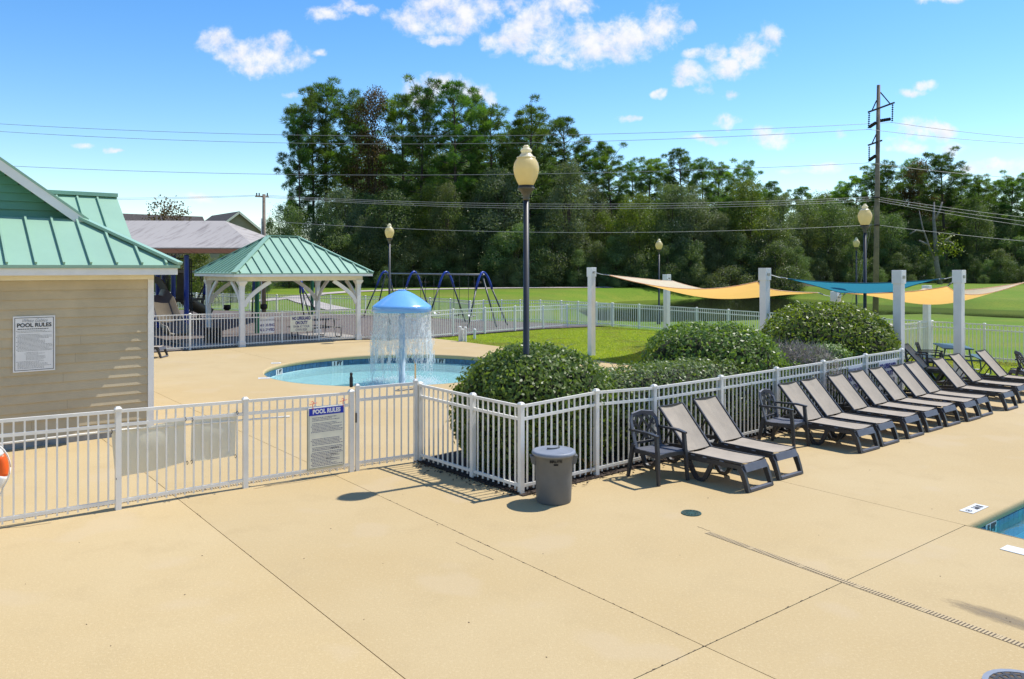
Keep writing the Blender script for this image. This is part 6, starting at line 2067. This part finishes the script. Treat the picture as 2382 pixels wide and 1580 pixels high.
# ================================================================== LAWN BLADES
def blades(name, poly, n, h, m, seed):
    r = np.random.default_rng(seed)
    P = np.array([(p[0], p[1]) for p in poly]); lo, hi = P.min(0), P.max(0)
    xy = r.uniform(lo, hi, (n * 3, 2)); xy = xy[(poly_sd(xy[:, 0], xy[:, 1], poly) < 0) & (poly_sd(xy[:, 0], xy[:, 1], DECK_OUT) > 0.0)][:n]
    z = terr(xy[:, 0], xy[:, 1]); z = np.where(z < -1, -.03, z)
    a = r.uniform(0, 6.28, len(xy)); w = r.uniform(.008, .018, len(xy)); hh = h * r.uniform(.5, 1.3, len(xy))
    dx, dy = np.cos(a) * w, np.sin(a) * w
    tx, ty = r.normal(0, 1.1, len(xy)) * hh, r.normal(0, 1.1, len(xy)) * hh
    V_ = np.stack([np.stack([xy[:, 0] - dx, xy[:, 1] - dy, z], 1), np.stack([xy[:, 0] + dx, xy[:, 1] + dy, z], 1), np.stack([xy[:, 0] + tx, xy[:, 1] + ty, z + hh], 1)], 1).reshape(-1, 3)
    tag(part(name, np_mesh(name, V_, np.arange(len(xy) * 3).reshape(-1, 3)), m), 'short mown lawn grass', 'grass', kind='stuff')


M_BLADE = leafmat('grass_blade', (0.265, 0.310, 0.025), (0.42, 0.45, 0.05), transl=0.4, rough=0.6, spec=0.2, tboost=1.2, patch=(0.25, 0.22, 0.07), pscale=.5)
lawn = [G(1004, 787), G(1128, 777), G(1264, 766), G(1424, 759), Vector((13.2, 28.2, 0)), Vector((14.3, 27.0, 0)), Vector((20, 20.5, 0)), Vector((20, 17.5, 0)), Vector((9.3, 18.0, 0)), G(1444, 847), G(1216, 813)]
blades('grass', lawn, 110000, .038, M_BLADE, 1)
# ================================================================== TREES
M_PINE = leafmat('pine_needles', (0.036, 0.084, 0.022), (0.105, 0.175, 0.040), transl=0.36, rough=0.5, spec=0.3, tboost=1.6, patch=(0.15, 0.23, 0.028), pscale=.16)
M_BROAD = leafmat('broad_leaves', (0.060, 0.105, 0.038), (0.145, 0.195, 0.072), transl=0.38, rough=0.5, spec=0.35, tboost=1.5, patch=(0.17, 0.19, 0.085), pscale=.14)
M_GREY = leafmat('grey_green_leaves', (0.088, 0.122, 0.066), (0.175, 0.210, 0.115), transl=0.38, rough=0.5, spec=0.35, tboost=1.35)
M_AUTUMN = leafmat('browning_leaves', (0.085, 0.060, 0.022), (0.155, 0.110, 0.040), transl=0.30, rough=0.6, tboost=1.2)
M_LIME = leafmat('yellow_green_leaves', (0.080, 0.125, 0.018), (0.190, 0.220, 0.035), transl=0.35, rough=0.5, tboost=1.3)


def norm(a): return a / np.maximum(np.linalg.norm(a, axis=-1, keepdims=True), 1e-9)


def needles(cent, outd, n_per, L, w, seed):
    r = np.random.default_rng(seed)
    c = np.repeat(cent, n_per, 0); o = np.repeat(outd, n_per, 0); n = len(c)
    d = norm(r.normal(size=(n, 3)) + o * .75 + np.array([0, 0, .35]))
    s = norm(np.cross(d, r.normal(size=(n, 3))))
    b = c + r.normal(size=(n, 3)) * .10
    l = (L * r.uniform(.6, 1.2, n))[:, None]
    V_ = np.stack([b - s * w, b + s * w, b + d * l], 1).reshape(-1, 3)
    return V_, np.arange(n * 3).reshape(n, 3)


def make_pine(seed, h, crown0=.38, spread=4.0, nbr=44, lean=.02, tilt=.0):
    """loblolly habit: clear trunk, rounded broken crown of separate needle clumps"""
    r = np.random.default_rng(seed)
    mb = MB()
    tr_ = [Vector((h * lean * math.sin(t * 2 + seed), h * lean * math.sin(t * 1.7 + seed * 2), h * t * .95)) for t in [k / 8 for k in range(9)]]
    mb.tube(tr_, [.26 * (1 - .80 * k / 8) * h / 22 for k in range(9)], 7)
    C_, R_, D_ = [], [], []
    for b in range(nbr):
        t = min(.985, crown0 + (1 - crown0) * (b + r.random()) / nbr)
        f = (t - crown0) / (1 - crown0)
        prof = math.sqrt(max(.05, 1 - ((f - .42) / .66) ** 2))
        L = spread * prof * float(r.uniform(.45, 1.15)) * (h / 24)
        a = b * 2.399 + float(r.uniform(-.6, .6))
        i = min(7, int(t * 8)); base = tr_[i].lerp(tr_[i + 1], t * 8 - i)
        el = -.05 + .95 * f + float(r.uniform(-.2, .25))
        d = Vector((math.cos(a) * math.cos(el), math.sin(a) * math.cos(el), math.sin(el)))
        mid = base + d * L * .55 - Z * L * .06; end = base + d * L + Z * L * .08
        mb.tube([base, mid, end], [.08 * (1 - .5 * f), .05, .015], 4, cap=False)
        k = max(1, int(L * .95))
        for q in range(k):
            s = 1.0 - .62 * q / max(k, 1) - float(r.uniform(0, .1))
            c = base.lerp(mid, s / .55) if s < .55 else mid.lerp(end, (s - .55) / .45)
            C_.append(tuple(c + Vector([float(x) for x in r.normal(0, .28, 3)]) + Z * .15)); R_.append(float(r.uniform(.45, .95))); D_.append(tuple(d))
    for q in range(6):
        C_.append(tuple(tr_[-1] + Vector([float(x) for x in r.normal(0, .8, 3)]) * .9 - Z * .2)); R_.append(float(r.uniform(.6, .95))); D_.append((0, 0, 1))
    C_, R_, D_ = np.array(C_), np.array(R_), np.array(D_)
    npb = 210
    c = np.repeat(C_, npb, 0); R = np.repeat(R_, npb)[:, None]; dd_ = np.repeat(D_, npb, 0); n = len(c)
    o = norm(r.normal(size=(n, 3)) + np.array([0, 0, .25]))
    b0 = c + o * R * r.uniform(.25, .8, n)[:, None] * np.array([1.0, 1.0, .72])
    d = norm(o + .35 * dd_ + r.normal(size=(n, 3)) * .35 + np.array([0, 0, .25]))
    s_ = norm(np.cross(d, r.normal(size=(n, 3))))
    l = r.uniform(.30, .55, n)[:, None]; w = .029
    V_ = np.stack([b0 - s_ * w, b0 + s_ * w, b0 + d * l], 1).reshape(-1, 3)
    tm = mb.mesh('trunk', smooth=True); tm.materials.append(M_BARK)
    return tm, np_mesh('crown', V_, np.arange(n * 3).reshape(n, 3))


def make_broad(seed, h, w, nblob=15, low=.12, leafL=.19, per=1150, open_=0.0):
    r = np.random.default_rng(seed)
    mb = MB()
    top = Vector((r.normal(0, .3), r.normal(0, .3), h * .8))
    mb.tube([(0, 0, 0), top * .5 + Vector((.15, .1, 0)), top], [.20 * h / 14, .13 * h / 14, .03], 7)
    PV, PN = [], []
    for b in range(nblob):
        f = (b + .5) / nblob
        z = h * (low + (.93 - low) * f)
        pr = math.sin(math.pi * (.22 + .68 * f)) * w
        a = b * 2.399 + r.uniform(-.6, .6); rad = pr * r.uniform(.35, .8)
        c = np.array([math.cos(a) * rad, math.sin(a) * rad, z + r.normal(0, h * .03)])
        R = w * r.uniform(.34, .58) * (1 - .25 * f)
        base = Vector((0, 0, z * .62))
        mb.tube([base, base.lerp(Vector(c), .6) + Z * .2, Vector(c)], [.06 * h / 14, .04, .015], 4, cap=False)
        d = norm(r.normal(size=(per, 3)))
        lum = 1 + .36 * nlump(d, seed * 31 + b, 3.4)
        rad_ = R * lum * (1 - r.normal(.10, .20, per).clip(-.25, .8))
        p = c + d * rad_[:, None] * np.array([1, 1, .8])
        if open_: 
            k = r.random(per) > open_; p, d = p[k], d[k]
        PV.append(p); PN.append(norm(d + np.array([0, 0, .35])))
    p = np.concatenate(PV); nr = np.concatenate(PN)
    V_, F_ = leaves(p, nr, leafL, .6, .7, seed + 5)
    tm = mb.mesh('trunk', smooth=True); tm.materials.append(M_BARK)
    return tm, np_mesh('crown', V_, F_)


PINES = [make_pine(101, 24, .40, 4.3, 46), make_pine(102, 24, .30, 4.8, 54), make_pine(103, 24, .50, 4.0, 40, .03), make_pine(104, 24, .36, 4.4, 48)]
BROADS = [make_broad(201, 14, 4.2, 18), make_broad(202, 14, 3.6, 16), make_broad(203, 14, 4.8, 18), make_broad(204, 9, 3.6, 12, low=.05)]
UNDER = [make_broad(301, 5, 2.8, 10, low=.0, leafL=.17, per=800), make_broad(302, 5, 3.4, 11, low=.0, leafL=.17, per=800)]
SPARSE = [make_broad(401, 9, 3.0, 14, low=.3, leafL=.24, per=150)]
CM = {}


def crown_mesh(src, m):
    k = (src[1].name, m.name)
    if k not in CM:
        me = src[1].copy(); me.materials.clear(); me.materials.append(m); CM[k] = me
    return CM[k]


def tree(name, src, m, X, Y, h, hw, label, group, bark=None, z=None):
    t = thing(name, label, 'tree', (X, Y, (ts(X, Y) if z is None else z) - .05), rnd.uniform(0, 6.28), group)
    nat = {id(s): n for s, n in [(PINES[i], 24) for i in range(4)] + [(BROADS[0], 14), (BROADS[1], 14), (BROADS[2], 14), (BROADS[3], 9), (UNDER[0], 5), (UNDER[1], 5), (SPARSE[0], 9)]}[id(src)]
    s = h / nat
    t.scale = (s * hw, s * hw, s)
    part('trunk', src[0], None, t)
    part('crown', crown_mesh(src, m), None, t)
    return t


def top_tree(name, src, m, px, ytop, Y, hw, label, group):
    X = (px - CX) * Y / FPX
    z0 = ts(X, Y)
    if name == 'pine_tree': ytop += 13
    return tree(name, src, m, X, Y, (zat(ytop, Y) - z0) * 1.0, hw, label, group, z=z0)


GP = 'pines in the wood beyond the field'
LP = 'tall dark pine in the main wood behind the swings and field'
LPR = 'dark pine in the right hand wood beyond the pond'
ORD = 'second third fourth fifth sixth seventh eighth ninth tenth eleventh twelfth thirteenth fourteenth fifteenth sixteenth seventeenth eighteenth nineteenth twentieth twenty-first twenty-second twenty-third'.split()
n_lp = 0
for i, (px, yt, Y, hw, lab) in enumerate([
    (690, 262, 98, .72, 'leftmost pine of the main wood, leaning its broken crown over the small power pole'), (722, 212, 100, .9, LP), (768, 190, 102, 1.25, LP), (812, 222, 106, .9, LP),
    (925, 220, 104, 1.1, LP), (975, 190, 100, 1.05, LP), (1050, 198, 99, 1.15, LP), (1095, 212, 104, 1.0, LP), (1135, 240, 101, 1.0, LP),
    (1240, 240, 99, 1.2, 'tall dark pine rising directly behind the nearest street lamp'), (1306, 276, 103, 1.15, LP), (1200, 282, 106, 1.0, LP), (1350, 330, 104, .9, LP),
    (1385, 355, 106, 1.15, LP), (1422, 328, 102, 1.2, LP), (1470, 370, 104, 1.3, LP), (1518, 358, 100, 1.2, LP), (1548, 385, 106, 1.2, LP), (1582, 345, 104, 1.15, LP), (1638, 366, 100, 1.15, LP), (1675, 372, 104, 1.15, LP), (1722, 372, 98, 1.15, 'rounded pine at the right end of the main wood, with a bare lower trunk'),
    (1790, 440, 102, 1.0, LP), (1815, 446, 106, .9, LP)]):
    if lab == LP:
        lab = ORD[n_lp] + ' dark pine of the main wood counting its skyline pines from the left'; n_lp += 1
        top_tree('pine_tree', PINES[i % 4], M_PINE, px, yt, Y, hw, lab, GP)
    else: top_tree('pine_tree', PINES[i % 4], M_PINE, px, yt, Y, hw, lab, GP)
for i, (px, yt, Y, hw) in enumerate([(1872, 452, 118, 1.3), (1910, 448, 122, 1.2), (1950, 418, 118, 1.2), (1998, 402, 116, 1.0), (2028, 382, 118, 1.05), (2064, 370, 116, 1.1), (2112, 366, 120, 1.1), (2150, 380, 122, 1.0), (2198, 348, 112, 1.35), (2240, 392, 120, 1.2), (2275, 402, 114, 1.15), (2312, 412, 120, 1.2), (2350, 398, 112, 1.2), (2384, 405, 116, 1.2), (2440, 390, 116, 1.3), (2520, 400, 116, 1.3)]):
    lab = 'tallest crown of the right hand wood, above the bare pale trunk' if px == 2198 else LPR
    top_tree('pine_tree', PINES[(i * 3 + 1) % 4], M_PINE, px, yt, Y, hw, lab if lab != LPR else ((['first'] + ORD)[i] + ' dark pine of the wood beyond the pond, counted from its left end'), 'pines in the right hand wood')
top_tree('broadleaf_tree', BROADS[1], M_AUTUMN, 866, 205, 103, .62, 'brownish crowned tree between the tall pines above the street lamp', None)
top_tree('broadleaf_tree', BROADS[1], M_AUTUMN, 2135, 372, 117, .8, 'thin brownish tree beside the power pole in the right hand wood', None)
LB = 'grey-green broadleaf tree filling the middle of the main wood'
LB2 = 'dark broadleaf tree in the middle of the right hand wood'
r_ = random.Random(21)
for px in np.arange(700, 1840, 34):
    px = px + r_.uniform(-14, 14)
    yt = r_.uniform(365, 520) if px < 1350 else r_.uniform(400, 500)
    top_tree('broadleaf_tree', BROADS[r_.randrange(3)], r_.choices((M_BROAD, M_GREY, M_LIME), (.5, .37, .13))[0], px, yt, r_.uniform(93, 99), r_.uniform(.75, 1.05), LB, 'broadleaf trees in the main wood')
for px in np.arange(668, 1850, 38):
    top_tree('broadleaf_tree', BROADS[3], M_BROAD, px + r_.uniform(-10, 10), r_.uniform(505, 590), r_.uniform(90.5, 94), r_.uniform(.8, 1.15), 'shaded lower tree along the edge of the main wood', 'edge trees of the main wood')
for px in np.arange(1850, 2560, 36):
    top_tree('broadleaf_tree', BROADS[r_.randrange(3)], M_BROAD, px + r_.uniform(-14, 14), r_.uniform(455, 520), r_.uniform(108, 116), r_.uniform(.8, 1.1), LB2, 'broadleaf trees in the right hand wood')
for px in np.arange(1850, 2560, 34):
    top_tree('broadleaf_tree', BROADS[3], M_BROAD, px + r_.uniform(-10, 10), r_.uniform(545, 605), r_.uniform(104, 108), r_.uniform(.8, 1.1), 'shaded lower tree along the edge of the right hand wood', 'edge trees of the right hand wood')
for px in np.arange(690, 2560, 40):
    Y = r_.uniform(89, 91.5) if px < 1830 else r_.uniform(102, 105)
    top_tree('undergrowth_bush', UNDER[r_.randrange(2)], M_BROAD, px + r_.uniform(-8, 8), r_.uniform(618, 645), Y, r_.uniform(.8, 1.2), 'low dark bush in the undergrowth at the foot of the wood', 'undergrowth bushes at the foot of the wood')
for k in range(80):                                      # depth of the wood behind
    Y = r_.uniform(116, 150); px = r_.uniform(730, 2560)
    yt = r_.uniform(300, 420) if px < 1300 else r_.uniform(430, 500)
    if 1815 < px < 1860: continue
    src = PINES[r_.randrange(4)] if r_.random() < .5 else BROADS[r_.randrange(3)]
    top_tree('background_tree', src, M_PINE if src in PINES else M_BROAD, px, yt, Y, 1.2, 'dark tree in the depth of the wood', 'trees in the depth of the wood')
# leaf litter, its brown darkened to hold the shade under the trees
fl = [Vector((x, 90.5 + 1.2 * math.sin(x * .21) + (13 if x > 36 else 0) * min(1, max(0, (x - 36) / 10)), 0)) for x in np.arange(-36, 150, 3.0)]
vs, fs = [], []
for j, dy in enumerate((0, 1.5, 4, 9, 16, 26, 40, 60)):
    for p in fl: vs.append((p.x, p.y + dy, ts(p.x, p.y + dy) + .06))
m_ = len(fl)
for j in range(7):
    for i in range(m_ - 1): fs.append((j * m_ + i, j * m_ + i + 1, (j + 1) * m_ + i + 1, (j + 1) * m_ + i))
tag(part('woodland_floor', MB().add(vs, fs), pm('shaded_leaf_litter', (.075, .055, .035), .95, col2=(.03, .028, .015), scale=1.2, detail=6), fix=False), kind='structure')
# pale bare tree in the right hand wood
bt = at(2186, 660, 100); bt.z = ts(bt.x, bt.y)
t = thing('bare_tree', 'pale barked half dead tree before the right hand wood, right of the power pole', 'tree', bt)
def bp(x, y): return at(x, y, 100.0) - bt
mb = MB(); mb.tube([bp(2186, 662), bp(2178, 610), bp(2176, 560), bp(2172, 510), bp(2173, 470)], [.36, .30, .24, .17, .07], 8)
for pts in ([(2178, 615), (2160, 570), (2146, 530), (2138, 490)], [(2176, 575), (2200, 560), (2214, 548)], [(2150, 540), (2132, 536), (2116, 545)], [(2172, 515), (2186, 490), (2192, 470)], [(2160, 570), (2138, 560)], [(2200, 560), (2216, 566), (2224, 582)]):
    mb.tube([bp(*q) for q in pts], [.15, .11, .08, .04][:len(pts)], 6)
part('trunk', mb, M_PALEBARK, t, smooth=True)
p, nr = shell_pts(650, (2.0, 1.5, 2.3), 2.0, 9, .6); p *= np.random.default_rng(2).uniform(.4, 1.1, (len(p), 1)); p += np.array([.2, -.3, 3.6])
V_, F_ = leaves(p, nr, .3, .55, .8, 3)
part('crown', np_mesh('crown', V_, F_), M_LIME, t)
# small trees near the houses at the left
top_tree('young_tree', SPARSE[0], M_AUTUMN, 388, 452, 62, .95, 'sparse reddish young tree showing above the playground canopy', None)
for px, yt, Y, hw, m, lab in ((470, 578, 62, 1.1, M_LIME, 'yellow-green tree beneath the canopy edge, left of the house'), (425, 590, 64, 1.1, M_LIME, 'yellow-green tree directly behind the blue playground posts'), (540, 575, 66, .9, M_BROAD, 'dark green tree under the canopy behind the pavilion roof'), (628, 500, 86, .42, M_BROAD, 'slim dark tree just right of the house gable behind the small pole'), (672, 470, 88, .7, M_BROAD, 'dark tree at the left end of the main wood right of the small pole'), (380, 600, 66, 1.2, M_BROAD, 'dark tree behind the arch panel of the climber')):
    top_tree('young_tree', BROADS[3], m, px, yt, Y, hw, lab, None)
for i, px in enumerate(range(380, 640, 24)):
    top_tree('undergrowth_bush', UNDER[i % 2], M_BROAD, px, r_.uniform(636, 648), 78 + (i % 3), .7, 'low dark bush along the far end of the playing field', 'bushes along the far end of the field')
for o in (PINES + BROADS + UNDER + SPARSE):
    if o[1].users == 0: bpy.data.meshes.remove(o[1])
